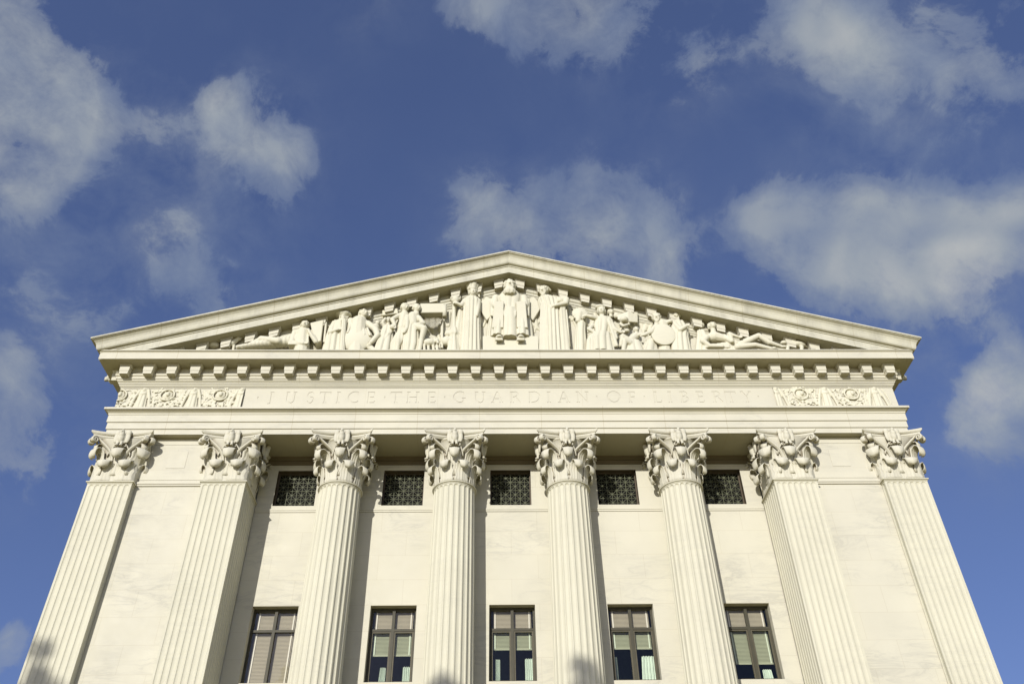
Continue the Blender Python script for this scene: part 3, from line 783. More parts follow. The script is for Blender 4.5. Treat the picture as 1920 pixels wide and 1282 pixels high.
# ------------------------------------------------------------------ windows and grilles
def window(i, xc):
    y = 1.92; x0, x1 = xc-WW/2, xc+WW/2; z0, z1 = WZ0, WZ1; zt_ = 11.17
    bm = bmesh.new(); f = .075
    box(bm, x0, x0+f, y, y+.10, z0, z1); box(bm, x1-f, x1, y, y+.10, z0, z1)
    box(bm, x0+f, x1-f, y, y+.10, z1-f*1.2, z1); box(bm, x0+f, x1-f, y, y+.10, z0, z0+f*.8)
    box(bm, xc-.05, xc+.05, y-.015, y+.10, z0+f*.8, z1-f*1.2)
    box(bm, x0+f, xc-.05, y-.012, y+.10, zt_-.04, zt_+.04); box(bm, xc+.05, x1-f, y-.012, y+.10, zt_-.04, zt_+.04)
    fo = part('window', bm, BRONZE)
    lower = i > 0
    for a, b in ((x0+f, xc-.05), (xc+.05, x1-f)):
        if lower:
            bm = bmesh.new(); g = .05; c, d = z0+f*.8, zt_-.04
            box(bm, a, a+g, y+.01, y+.085, c, d); box(bm, b-g, b, y+.01, y+.085, c, d); box(bm, a+g, b-g, y+.01, y+.085, d-g, d); box(bm, a+g, b-g, y+.01, y+.085, c, c+g)
            part('sash', bm, SASH, fo)
        for c, d, mt, yy in ((z0+f*.8, zt_-.04, GLASSG if lower else GLASS, y+.05), (zt_+.04, z1-f*1.2, GLASS, y+.05)):
            bm = bmesh.new(); v = [bm.verts.new(p) for p in ((a, yy, c), (b, yy, c), (b, yy, d), (a, yy, d))]; bm.faces.new(v)
            part('pane', bm, mt, fo, recalc=False)
    return fo
SASH = simple('bronze_sash', (.085, .075, .045), .6, 0)
BL = [9.42, 10.40, 10.56, 10.60, 10.02]
blabel = ['fully lowered beige venetian blind in the leftmost tall window', 'beige venetian blind half lowered in the second window from the left', 'short beige venetian blind in the middle window, directly above the pale curtains', 'beige venetian blind in the fourth window, stopping above a wide pale curtain', 'beige venetian blind drawn low in the rightmost window, over one short curtain']
for i, xc in enumerate(WX):
    window(i, xc)
    root = empty('blind', (xc, 2.10, 11.93)); tag(root, blabel[i], 'blind', 'venetian blinds in the tall windows')
    bm = bmesh.new(); z = 11.86; hw = WW/2-.13
    while z > BL[i]:
        v = [bm.verts.new(p) for p in ((-hw, -.014, z-.024-11.93), (hw, -.014, z-.024-11.93), (hw, .006, z+.024-11.93), (-hw, .006, z+.024-11.93))]; bm.faces.new(v); z -= .045
    obj('slats', bm, BLIND, root)
    bm = bmesh.new(); box(bm, -hw, hw, -.02, .02, z-11.93-.03, z-11.93+.02); obj('bottom_rail', bm, BLIND, root)
    for s in (-1, 1):
        bm = bmesh.new(); box(bm, s*(hw-.07)-.022, s*(hw-.07)+.022, -.032, -.026, z-11.93, -.06); obj('ladder_tape', bm, TAPE, root)
def curtain(x0, x1, ztop, label, flare=0.0):
    bm = bmesh.new(); rows = []
    for k in range(9):
        z = ztop-(ztop-9.2)*k/8; row = []; fl = flare*(k/8)
        for j in range(41):
            t = j/40; x = x0+(x1-x0)*t + (fl*(t-.0) if flare > 0 else fl*(1-t))
            row.append(bm.verts.new((x, 2.22+.035*math.sin(t*PI*9+.3*k/8)+.012*math.sin(t*31), z)))
        rows.append(row)
    grid_faces(bm, rows)
    root = obj('curtain', bm, CURT, None, (0,0,0), True); tag(root, label, 'curtain', 'pale curtains in the tall windows')
CU = [(1, 12.98, 0.0), ]
curtain(WX[1]-.36, WX[1]-.17, 10.02, 'narrow pale curtain hanging at the left of the second window', -.05)
curtain(WX[1]+.40, WX[1]+.70, 10.04, 'pale curtain hanging at the right of the second window', .02)
curtain(WX[2]-.58, WX[2]-.42, 10.26, 'narrow pale curtain at the left side of the middle window')
curtain(WX[2]+.42, WX[2]+.72, 10.28, 'broad pale curtain at the right side of the middle window', .03)
curtain(WX[3]-.66, WX[3]-.55, 10.32, 'very narrow pale curtain at the left edge of the fourth window')
curtain(WX[3]+.30, WX[3]+.72, 10.34, 'wide pale curtain filling the right lower pane of the fourth window', -.08)
curtain(WX[4]+.28, WX[4]+.58, 9.86, 'short pale curtain low in the right pane of the rightmost window', .05)

def grille(xc):
    bm = bmesh.new(); y = 1.90; x0, x1 = xc-GW/2, xc+GW/2; f = .045
    box(bm, x0, x0+f, y-.03, y+.04, GZ0, GZ1); box(bm, x1-f, x1, y-.03, y+.04, GZ0, GZ1); box(bm, x0+f, x1-f, y-.03, y+.04, GZ1-f, GZ1); box(bm, x0+f, x1-f, y-.03, y+.04, GZ0, GZ0+f)
    fo = part('grille', bm, GRILLEF)
    y = 1.905; bm = bmesh.new(); n = 4; cw = (GW-2*f)/n; chh = (GZ1-GZ0-2*f)/n
    for i in range(1, n):
        x = x0+f+cw*i; bar(bm, (x, y-.004, GZ0+f), (x, y-.004, GZ1-f), .021, .035)
        z = GZ0+f+chh*i; bar(bm, (x0+f, y, z), (x1-f, y, z), .021, .035)
    for i in range(n):
        for j in range(n):
            cx, cz = x0+f+cw*(i+.5), GZ0+f+chh*(j+.5)
            for k in range(4):
                a = k*PI/4; l = cw*.5 if k % 2 == 0 else cw*.66
                lz = chh/cw
                bar(bm, (cx-l*math.cos(a), y+.003+.002*k, cz-l*lz*math.sin(a)), (cx+l*math.cos(a), y+.003+.002*k, cz+l*lz*math.sin(a)), .016, .022)
            q = [bm.verts.new((cx+.042*math.cos(t/8*2*PI), y-.016, cz+.042*math.sin(t/8*2*PI))) for t in range(8)]; bm.faces.new(q)
    part('lattice', bm, GRILLE, fo)
    bm = bmesh.new(); v = [bm.verts.new(p) for p in ((x0, y+.16, GZ0), (x1, y+.16, GZ0), (x1, y+.16, GZ1), (x0, y+.16, GZ1))]; bm.faces.new(v); part('backing', bm, DARK, fo)
GRILLEF = simple('grille_frame', (.10, .08, .055), .6, .3)
for x in GXC: grille(x)

# lion heads on the eaves gutter
for s in (-1, 1):
    sp = Sculpt()
    sp.ell((.06, 0, .0), (.2, .17, .19)); sp.ell((.2, 0, -.04), (.12, .10, .10)); sp.ell((.25, 0, -.12), (.08, .08, .05)); sp.ell((.29, 0, .0), (.05, .05, .04))
    for k in range(12):
        a = k/12*2*PI; sp.ell((.02, .19*math.cos(a), .19*math.sin(a)), (.09, .08, .08))
    for q in (-1, 1): sp.ell((.16, q*.08, .08), (.05, .05, .05)); sp.ell((.03, q*.13, .17), (.05, .04, .06))
    sp.cap((-.25, 0, -.02), (.05, 0, 0), .1, .14)
    me = sp.mesh(.022, 1); me.materials.append(MG)
    if s < 0: me.transform(Matrix.Scale(-1, 4, (1, 0, 0))); me.flip_normals()
    place(me, 'lion_head', (s*(A+1.16), 1.22, 21.50))

# ------------------------------------------------------------------ statues of the pediment
PY = -.24
def sta(name, label, x_px, build, voxel=.024, cat='statue'):
    """build(s, P) adds solids; P(px,py,dy) gives points on the statue plane"""
    base = at(x_px, 640, PY); base.z = 21.42; base.y = -.25
    root = empty(name, base); tag(root, label, cat, 'statues standing in the pediment')
    s = Sculpt(); P = lambda px, py, dy=0.0: at(px, py, PY+dy)
    extra = build(s, P) or []
    me = s.mesh(min(voxel, .024), 1); me.materials.append(MT)
    o = bpy.data.objects.new('body', me); col.objects.link(o); o.parent = root; o.location = -base
    for nm_, bm_, sm in extra:
        e = obj(nm_, bm_, MT, root, -base, sm)
    return root
def slab(pts, y0, y1):
    """prism with outline pts (points in the statue plane), between y0 and y1"""
    bm = bmesh.new(); a = [bm.verts.new((p.x, y0, p.z)) for p in pts]; b = [bm.verts.new((p.x, y1, p.z)) for p in pts]
    bm.faces.new(a); bm.faces.new(b[::-1]); n = len(pts)
    for i in range(n): bm.faces.new((a[i], b[i], b[(i+1) % n], a[(i+1) % n]))
    bmesh.ops.bevel(bm, geom=bm.edges[:], offset=.02, segments=1, affect='EDGES'); return bm
def disc(c, rx, rz, y, th=.09, dome=.07):
    bm = bmesh.new(); rows = []
    for r, d in ((0.02, dome), (.3, dome*.95), (.6, dome*.75), (.82, dome*.45), (.92, dome*.25), (.97, dome*.12), (1.0, .0), (1.0, -th)):
        rows.append([bm.verts.new((c.x+rx*r*math.cos(k/48*2*PI), y-d, c.z+rz*r*math.sin(k/48*2*PI))) for k in range(48)])
    grid_faces(bm, rows, True); bm.faces.new(rows[0][::-1]); bm.faces.new(rows[-1]); return bm
def rod(a, b, r1, r2=None, n=14, flutes=0):
    bm = bmesh.new(); r2 = r2 or r1; a = Vector(a); b = Vector(b); q = (b-a).to_track_quat('Z', 'Y').to_matrix(); rows = []
    for c, r in ((a, r1), (b, r2)):
        rows.append([bm.verts.new(c+q@Vector((r*(1-.12*(flutes > 0)*(k % 2))*math.cos(k/n*2*PI), r*(1-.12*(flutes > 0)*(k % 2))*math.sin(k/n*2*PI), 0))) for k in range(n)])
    grid_faces(bm, rows, True); bm.faces.new(rows[0][::-1]); bm.faces.new(rows[1]); return bm
za = lambda x, y: (380+x/8, 560+y/8)
zb_ = lambda x, y: (600+x/7.68, 540+y/7.68)
zc = lambda x, y: (820+x/7.385, 505+y/7.385)
zd = lambda x, y: (1060+x/8.348, 550+y/8.348)
ze = lambda x, y: (1270+x/6.857, 570+y/6.857)
FL = 21.38
def low(p, z=FL): return Vector((p.x, p.y, z))

def b_crouch(s, P):
    a = P(*za(300, 705), -.05); m = P(*za(420, 680), -.08); h = P(*za(535, 600), -.1)
    s.ell(P(*za(170, 700), 0), (.24, .2, .17)); s.ell(low(P(*za(170, 740), 0)), (.26, .2, .2))
    s.cap(a, m, .1, .13); s.cap(m, h, .13, .09); s.ell(h, (.12, .1, .1)); s.cap(h, P(*za(440, 590), -.12), .06, .045)
    s.cap(h, P(*za(585, 590), -.1), .05, .03)
    for x in (300, 380, 470): s.cap(P(*za(x, 700), -.05), low(P(*za(x, 760), -.05)), .06, .05)
sta('statue', 'small marble animal crouching beside a rounded rock at the far left of the pediment', 435, b_crouch, .03)

def b_rec_l(s, P):
    hd = P(*za(1530, 400), -.26); s.head(hd, .20, .15, .0)
    sh = P(*za(1510, 520), -.12); s.ell(sh, (.36, .22, .18)); s.cap(sh, low(P(*za(1500, 740), -.05)), .27, .33)
    for k in range(5): s.cap(P(*za(1440+35*k, 520), -.28), P(*za(1400+45*k, 700), -.3), .035, .045)
    # mantle over the outstretched legs
    for i in range(16):
        f = i/15; x = 1420-860*f; y = 600+130*f**1.3; r = .30-.19*f
        s.ell(P(*za(x, y+25), -.10), (.16, .24, r)); s.ell(low(P(*za(x, 740), -.06)), (.18, .27, .18))
    s.cap(P(*za(1130, 640), -.25), P(*za(880, 610), -.2), .17, .15); s.cap(P(*za(880, 610), -.2), P(*za(640, 720), -.18), .13, .08); s.ell(P(*za(590, 735), -.2), (.15, .08, .07))
    s.chain([(P(*za(1650, 500), -.15), .12), (P(*za(1700, 650), -.28), .10), (P(*za(1600, 500), -.36), .075)]); s.hand(P(*za(1590, 470), -.36), (-.2, -.1, .6), .075)
    s.chain([(P(*za(1380, 510), -.15), .12), (P(*za(1340, 660), -.28), .10), (P(*za(1500, 670), -.36), .075)]); s.hand(P(*za(1545, 665), -.36), (1, -.1, 0), .075)
    s.box(P(*za(1420, 725), -.08), (.32, .3, .1))
    return [('book_block', slab([P(*za(1630, 430)), P(*za(1830, 385)), P(*za(1790, 700)), P(*za(1700, 740))], PY-.30, .05), False),
            ('tablet', slab([P(*za(1845, 400)), P(*za(1875, 395)), P(*za(1850, 700)), P(*za(1815, 700))], PY-.22, .05), False)]
sta('statue', 'draped marble figure reclining with chin on hand, left of the bearded man in a cap', 545, b_rec_l)

def b_cap(s, P):
    h = P(*zb_(340, 440), -.18); s.head(h, .2, -.5, .0, True, False)
    s.robe([(P(*zb_(335, 430), -.16), .20, .2), (P(*zb_(330, 395), -.18), .36, .27), (P(*zb_(345, 362), -.16), .29, .23), (P(*zb_(375, 330), -.14), .12, .12)], 9, .03)
    s.robe([(P(*zb_(270, 500), -.05), .26, .22), (P(*zb_(240, 600), -.06), .33, .26), (P(*zb_(210, 740), -.06), .38, .28), (low(P(*zb_(200, 880), -.06)), .44, .3)], 11, .07)
    s.chain([(P(*zb_(210, 520), -.15), .11), (P(*zb_(150, 640), -.28), .10), (P(*zb_(250, 600), -.38), .07)]); s.hand(P(*zb_(290, 590), -.38), (1, 0, .1), .07)
    for k in range(5): s.cap(P(*zb_(270+8*k, 470), -.28), P(*zb_(250+12*k, 620), -.32), .05, .03)
    return [('fasces', rod(P(*zb_(350, 455), -.36), low(P(*zb_(325, 880), -.3)), .10, .12, 20, 1), False)]
sta('statue', 'bearded marble man in a broad cap holding an upright bundle of rods', 636, b_cap)

def b_war(s, P):
    h = P(*zb_(630, 375), -.2); s.head(h, .215, .7, .08)
    s.cap(P(*zb_(640, 320), -.1), P(*zb_(690, 300), -.2), .1, .06)
    ch = P(*zb_(560, 520), -.08); s.ell(ch, (.43, .26, .30)); s.cap(ch, low(P(*zb_(540, 860), .0)), .36, .42)
    s.chain([(P(*zb_(440, 480), -.1), .16), (P(*zb_(420, 640), -.2), .13)])
    for k in range(5): s.cap(P(*zb_(440+60*k, 520+14*k), -.28), P(*zb_(400+80*k, 640+10*k), -.36), .045, .06)
    s.chain([(P(*zb_(690, 520), -.12), .16), (P(*zb_(800, 600), -.22), .14), (P(*zb_(830, 680), -.3), .12), (P(*zb_(740, 780), -.36), .09)]); s.hand(P(*zb_(720, 800), -.36), (-.5, 0, -.5), .08)
    s.ell(P(*zb_(800, 560), -.15), (.16, .15, .16)); s.ell(P(*zb_(830, 500), -.05), (.1, .1, .14))
    s.cap(P(*zb_(700, 840), -.2), low(P(*zb_(830, 880), -.25)), .13, .12); s.cap(P(*zb_(880, 640), -.1), P(*zb_(830, 850), -.2), .05, .05)
    return [('shield', disc(P(*zb_(535, 790)), .66, .62, PY-.26, .12, .17), True)]
sta('statue', 'marble warrior with turned head resting a big oval shield before his knees', 680, b_war)

def b_child(s, P):
    h = P(*zb_(985, 470), -.10); s.head(h, .15, -.4, -.1)
    s.robe([(P(*zb_(980, 560), -.05), .19, .16), (P(*zb_(960, 660), -.08), .26, .22), (P(*zb_(930, 780), -.1), .34, .25), (low(P(*zb_(900, 880), -.1)), .42, .28)], 9, .07)
    s.chain([(P(*zb_(930, 560), -.12), .09), (P(*zb_(900, 500), -.2), .075), (P(*zb_(940, 440), -.25), .06)]); s.ell(P(*zb_(1050, 560), -.3), (.13, .12, .14))
    s.cap(P(*zb_(1040, 600), -.2), P(*zb_(900, 830), -.3), .07, .05); s.cap(P(*zb_(980, 660), -.3), P(*zb_(860, 850), -.28), .06, .05)
    return [('book', slab([P(*zb_(900, 350)), P(*zb_(1120, 320)), P(*zb_(1130, 395)), P(*zb_(905, 425))], PY-.14, .05), False)]
sta('statue', 'small seated marble child in a loose robe between the warrior and two standing youths', 727, b_child)

def b_y1(s, P):
    h = P(*zb_(1225, 285), -.24); s.head(h, .19, .6, -.15)
    s.chain([(P(*zb_(1215, 400), -.12), .21), (P(*zb_(1195, 500), -.12), .18), (P(*zb_(1170, 590), -.12), .19)])
    s.chain([(P(*zb_(1160, 620), -.15), .16), (P(*zb_(1130, 750), -.25), .12), (low(P(*zb_(1110, 880), -.18)), .09)])
    s.chain([(P(*zb_(1190, 620), -.15), .16), (P(*zb_(1180, 740), -.22), .12), (low(P(*zb_(1060, 880), -.1)), .09)])
    s.chain([(P(*zb_(1140, 400), -.15), .12), (P(*zb_(1040, 450), -.25), .095), (P(*zb_(1080, 540), -.33), .07)]); s.hand(P(*zb_(1075, 560), -.33), (.1, 0, -1), .07)
    s.chain([(P(*zb_(1260, 420), -.2), .12), (P(*zb_(1250, 580), -.33), .09), (P(*zb_(1210, 640), -.35), .07)])
    for k in range(6): s.cap(P(*zb_(1180-14*k, 600+10*k), -.25), low(P(*zb_(1070-26*k, 880), -.15)), .055, .06)
sta('statue', 'nude marble youth leaning back, left one of the pair beside the long scroll', 750, b_y1)

def b_y2(s, P):
    h = P(*zb_(1395, 295), -.26); s.head(h, .19, .75, -.05)
    s.chain([(P(*zb_(1340, 410), -.15), .22), (P(*zb_(1340, 520), -.16), .20)])
    s.robe([(P(*zb_(1330, 540), -.14), .23, .18), (P(*zb_(1310, 660), -.15), .30, .22), (P(*zb_(1300, 830), -.15), .36, .24), (low(P(*zb_(1290, 880), -.15)), .3, .2)], 9, .08)
    s.chain([(P(*zb_(1390, 560), -.2), .18), (P(*zb_(1500, 585), -.38), .14), (P(*zb_(1460, 740), -.3), .10), (low(P(*zb_(1430, 880), -.25)), .085)])
    s.chain([(P(*zb_(1420, 430), -.2), .12), (P(*zb_(1490, 510), -.33), .095), (P(*zb_(1440, 510), -.4), .07)]); s.hand(P(*zb_(1420, 505), -.4), (-1, 0, 0), .07)
    def cloth():
        bm = bmesh.new(); rows = []
        for i in range(7):
            v = i/6; row = []
            for j in range(17):
                u = j/16; x = 1480+u*290+(1-u)*0; top = 430-u*10; sag = 150*math.sin(PI*min(1, u*1.0))**.8
                row.append(bm.verts.new(P(*zb_(x, top+v*sag+3), -.22+.06*math.sin(v*PI)+.03*math.sin(u*20))))
            rows.append(row)
        grid_faces(bm, rows); fs = bm.faces[:]; bmesh.ops.solidify(bm, geom=fs, thickness=.06); return bm
    return [('scroll', slab([P(*zb_(1450, 270)), P(*zb_(1790, 265)), P(*zb_(1790, 400)), P(*zb_(1450, 405))], PY-.22, .05), False),
            ('scroll_roll', rod(P(*zb_(1795, 255), -.16), P(*zb_(1795, 415), -.16), .09, .09, 16), True), ('cloth', cloth(), True),
            ('pole', slab([P(*zb_(1742, 450)), P(*zb_(1778, 450)), P(*zb_(1775, 885)), P(*zb_(1735, 885))], PY-.12, .05), False)]
sta('statue', 'kilted marble youth with one knee raised, holding out a long unrolled scroll', 775, b_y2)

def b_lamb(s, P):
    s.ell(P(*zb_(1580, 790), -.22), (.27, .2, .19)); s.ell(P(*zb_(1680, 760), -.3), (.11, .1, .12)); s.ell(P(*zb_(1700, 790), -.36), (.06, .08, .07))
    for x in (1500, 1560, 1630): s.cap(P(*zb_(x, 820), -.25), low(P(*zb_(x+10, 890), -.25)), .06, .055)
    s.cap(P(*zb_(1690, 820), -.28), low(P(*zb_(1690, 890), -.28)), .06, .05); s.ell(P(*zb_(1650, 730), -.25), (.05, .04, .07))
sta('statue', 'small marble lamb lying at the foot of the pole under the scroll', 806, b_lamb, .03)

def b_torch(s, P):
    h = P(*zc(490, 330), -.24); s.head(h, .2, .1, .0, False, True)
    s.robe([(P(*zc(486, 300), -.22), .20, .2), (P(*zc(482, 262), -.22), .24, .22), (P(*zc(482, 232), -.22), .30, .26), (P(*zc(482, 222), -.22), .28, .24)], 8, .03)
    for k in range(7):
        a = k/7*2*PI; c = P(*zc(482, 240), -.22); s.cap(c+Vector((.22*math.cos(a), .2*math.sin(a), -.05)), c+Vector((.29*math.cos(a), .25*math.sin(a), .14)), .05, .03)
    s.cap(P(*zc(500, 215), -.22), P(*zc(505, 190), -.22), .07, .025)
    s.robe([(P(*zc(480, 395), -.12), .24, .18), (P(*zc(480, 450), -.12), .36, .24), (P(*zc(475, 600), -.12), .34, .26), (P(*zc(470, 800), -.12), .36, .28), (low(P(*zc(465, 1090), -.12)), .41, .30)], 15, .10)
    s.chain([(P(*zc(390, 430), -.12), .12), (P(*zc(330, 500), -.25), .10), (P(*zc(270, 470), -.32), .07)]); s.hand(P(*zc(255, 460), -.32), (-1, 0, .3), .08)
    s.chain([(P(*zc(570, 440), -.15), .12), (P(*zc(560, 560), -.3), .095), (P(*zc(545, 640), -.35), .07)])
    s.cap(P(*zc(550, 270), -.1), P(*zc(590, 240), -.1), .09, .06); s.cap(P(*zc(560, 290), -.1), P(*zc(580, 380), -.1), .06, .05)
sta('statue', 'tall marble woman in a pleated robe and pointed crown, left of the enthroned figure', 884, b_torch)

def b_brazier(s, P):
    s.ell(P(*zc(250, 420), -.12), (.18, .16, .22)); s.ell(P(*zc(210, 400), -.1), (.1, .1, .14)); s.ell(P(*zc(300, 400), -.1), (.1, .1, .16)); s.ell(P(*zc(255, 480), -.15), (.13, .13, .12))
    s.cap(P(*zc(230, 490), -.1), P(*zc(230, 800), -.1), .075, .09)
    s.robe([(P(*zc(230, 800), -.1), .10, .10), (P(*zc(230, 830), -.1), .14, .14), (P(*zc(230, 900), -.1), .2, .18), (P(*zc(225, 930), -.1), .14, .14), (low(P(*zc(220, 1090), -.1)), .30, .22)], 8, .03)
    s.robe([(P(*zc(330, 560), -.02), .11, .12), (P(*zc(300, 800), -.02), .17, .14), (low(P(*zc(280, 1090), -.02)), .24, .16)], 5, .06)
    s.ell(P(*zc(130, 1000), -.05), (.24, .2, .25)); s.ell(P(*zc(150, 900), -.05), (.16, .16, .16))
sta('brazier', 'slender marble torch stand with flames, beside the crowned woman', 850, b_brazier, .034, 'torch stand')

def b_king(s, P):
    h = P(*zc(1000, 232), -.36); s.head(h, .27, 0, -.05, True, True); s.robe([(P(*zc(1000, 262), -.50), .20, .12), (P(*zc(1000, 300), -.52), .25, .13), (P(*zc(1000, 335), -.50), .20, .10), (P(*zc(1000, 352), -.48), .08, .06)], 9, .05)
    s.robe([(P(*zc(1005, 345), -.16), .30, .22), (P(*zc(1008, 375), -.15), .50, .27), (P(*zc(1008, 430), -.15), .52, .30), (P(*zc(1008, 560), -.15), .43, .30), (P(*zc(1008, 640), -.2), .44, .34)], 9, .04)
    for k in range(14):
        a = -PI*.95+k/13*PI*.9; c = P(*zc(1005, 352), -.18); s.cap(c+Vector((.33*math.cos(a), .27*math.sin(a), 0)), c+Vector((.36*math.cos(a), .30*math.sin(a), -.05)), .06, .05)
    for sg in (-1, 1):
        X = lambda dx: 1005+sg*dx
        s.chain([(P(*zc(X(195), 400), -.12), .17), (P(*zc(X(215), 500), -.25), .14), (P(*zc(X(150), 545), -.45), .09)]); s.hand(P(*zc(X(140), 545), -.47), (-sg, 0, .1), .09)
        for k in range(5): s.cap(P(*zc(X(170+22*k), 390+8*k), -.2), P(*zc(X(160+24*k), 560+20*k), -.24), .06, .05)
        s.cap(P(*zc(X(140), 640), -.3), P(*zc(X(165), 900), -.35), .19, .14)
        s.robe([(P(*zc(X(150), 620), -.25), .22, .22), (P(*zc(X(165), 780), -.3), .24, .24), (P(*zc(X(170), 940), -.3), .27, .24)], 7, .05)
        s.ell(P(*zc(X(150), 955), -.44), (.16, .22, .10)); s.cap(P(*zc(X(110), 975), -.5), P(*zc(X(190), 975), -.5), .06, .06)
        s.robe([(P(*zc(X(235), 620), .05), .12, .18), (P(*zc(X(250), 800), .05), .17, .2), (P(*zc(X(265), 990), .05), .2, .22)], 5, .06)
    s.robe([(P(*zc(1005, 560), -.3), .28, .25), (P(*zc(1003, 700), -.34), .29, .26), (P(*zc(1000, 850), -.34), .31, .26), (P(*zc(998, 962), -.34), .31, .26)], 4, .03)
    for k in range(5):
        pts = [(P(*zc(1005+90*math.sin(t), 560+(50+28*k)*math.cos(t)*1.0), -.52), .028) for t in np.linspace(-1.2, 1.2, 9)]; s.chain(pts)
    s.box(P(*zc(1005, 800), .2), (.75, .2, .9))
    ex = []
    for sg in (-1, 1):
        X = lambda dx: 1005+sg*dx
        ex.append(('tablet', slab([P(*zc(X(85), 556)), P(*zc(X(212), 556)), P(*zc(X(242), 922)), P(*zc(X(92), 922))][::sg], PY-.53, PY-.42), False))
        ex.append(('wing', slab([P(*zc(X(210), 440)), P(*zc(X(330), 385)), P(*zc(X(445), 520)), P(*zc(X(320), 715)), P(*zc(X(205), 600))][::sg], PY-.06, PY+.24), False))
    base = slab([P(*zc(630, 992)), P(*zc(1395, 992)), low(P(*zc(1395, 1100))), low(P(*zc(630, 1100)))], PY-.34, .08); ex.append(('pedestal', base, False))
    return ex
sta('statue', 'enthroned bearded marble figure under the apex, resting two tall tablets on his knees', 956, b_king)

def b_rob(s, P):
    h = P(*zc(1468, 300), -.26); s.head(h, .215, -.35, -.25, True, True)
    s.cap(P(*zc(1520, 260), -.2), P(*zc(1555, 290), -.15), .12, .08); s.ell(P(*zc(1520, 225), -.15), (.06, .06, .08))
    s.robe([(P(*zc(1500, 390), -.12), .26, .2), (P(*zc(1540, 430), -.12), .42, .26), (P(*zc(1570, 560), -.12), .40, .28), (P(*zc(1580, 800), -.12), .42, .29), (low(P(*zc(1590, 1090), -.12)), .46, .30)], 17, .11)
    s.chain([(P(*zc(1600, 420), -.15), .14), (P(*zc(1790, 420), -.28), .13), (P(*zc(1780, 470), -.36), .11), (P(*zc(1640, 500), -.44), .09)]); s.hand(P(*zc(1610, 500), -.44), (-1, 0, -.1), .085)
    s.ell(P(*zc(1700, 440), -.3), (.18, .14, .14)); s.robe([(P(*zc(1720, 490), -.25), .15, .14), (P(*zc(1730, 700), -.2), .16, .14), (low(P(*zc(1770, 1090), -.15)), .2, .16)], 5, .08)
    for k in range(6): s.cap(P(*zc(1440+12*k, 460), -.3), low(P(*zc(1420+34*k, 1090), -.3)), .045, .055)
    return [('staff', rod(P(*zc(1785, 560), -.28), P(*zc(1832, 1075), -.2), .035, .045), True)]
sta('statue', 'tall bearded marble man with folded arms, long robe and staff, right of the throne', 1030, b_rob)

def b_herm(s, P):
    s.robe([(P(*zd(250, 450), -.05), .17, .14), (P(*zd(235, 600), -.06), .2, .16), (low(P(*zd(230, 880), -.05)), .27, .2)], 7, .05)
    c = P(*zd(225, 320), -.15)
    for k in range(16):
        a = k/16*2*PI; s.cap(c+Vector((.08*math.cos(a), -.05, .08*math.sin(a))), c+Vector((.29*math.cos(a), 0, .29*math.sin(a))), .05, .055)
    s.ell(c+Vector((0, -.05, 0)), (.11, .08, .11)); s.cap(c, P(*zd(200, 430), -.12), .14, .12)
sta('statue', 'rayed marble sun disc raised on a draped post beside the tall robed man', 1088, b_herm, .03, 'sun emblem')

def b_wom(s, P):
    h = P(*zd(565, 285), -.22); s.head(h, .19, -.2, .0); s.ell(P(*zd(545, 225), -.18), (.22, .2, .1))
    s.robe([(P(*zd(580, 400), -.12), .33, .22), (P(*zd(575, 500), -.14), .32, .25), (P(*zd(570, 640), -.14), .30, .25)], 8, .04)
    s.robe([(P(*zd(560, 640), -.2), .38, .28), (P(*zd(530, 740), -.22), .50, .32), (low(P(*zd(540, 880), -.2)), .58, .34)], 12, .07)
    s.chain([(P(*zd(500, 400), -.2), .12), (P(*zd(400, 370), -.32), .11), (P(*zd(330, 350), -.36), .08)]); s.hand(P(*zd(310, 350), -.36), (-1, 0, .1), .075)
    s.chain([(P(*zd(670, 400), -.18), .13), (P(*zd(770, 560), -.3), .10), (P(*zd(870, 610), -.34), .07)]); s.hand(P(*zd(885, 605), -.34), (1, 0, 0), .075)
    s.cap(P(*zd(680, 420), -.3), P(*zd(800, 820), -.3), .08, .08); s.cap(P(*zd(720, 420), -.25), P(*zd(800, 700), -.3), .06, .07)
    s.chain([(P(*zd(430, 500), -.2), .1), (P(*zd(370, 560), -.32), .09), (P(*zd(470, 620), -.36), .07)])
    s.head(P(*zd(710, 295), -.08), .14, .4, 0)
sta('statue', 'seated marble woman with outstretched arms and a small head behind her shoulder', 1128, b_wom)

def b_sheaf(s, P):
    for k in range(8):
        s.chain([(P(*zd(830, 350+8*k), -.1-.02*k), .04), (P(*zd(980, 300+20*k), -.22), .055), (P(*zd(1120, 310+20*k), -.12), .05)])
    s.ell(P(*zd(915, 420), -.24), (.19, .2, .16)); s.ell(P(*zd(800, 350), -.05), (.14, .12, .16))
    s.chain([(P(*zd(860, 480), -.2), .06), (P(*zd(910, 510), -.28), .07), (P(*zd(1000, 480), -.2), .05)])
    s.cap(P(*zd(930, 450), .0), P(*zd(930, 600), .15), .14, .16)
sta('corn_sheaf', 'marble sheaf of ribbed stalks held out behind the lying child', 1181, b_sheaf, .03, 'sheaf')

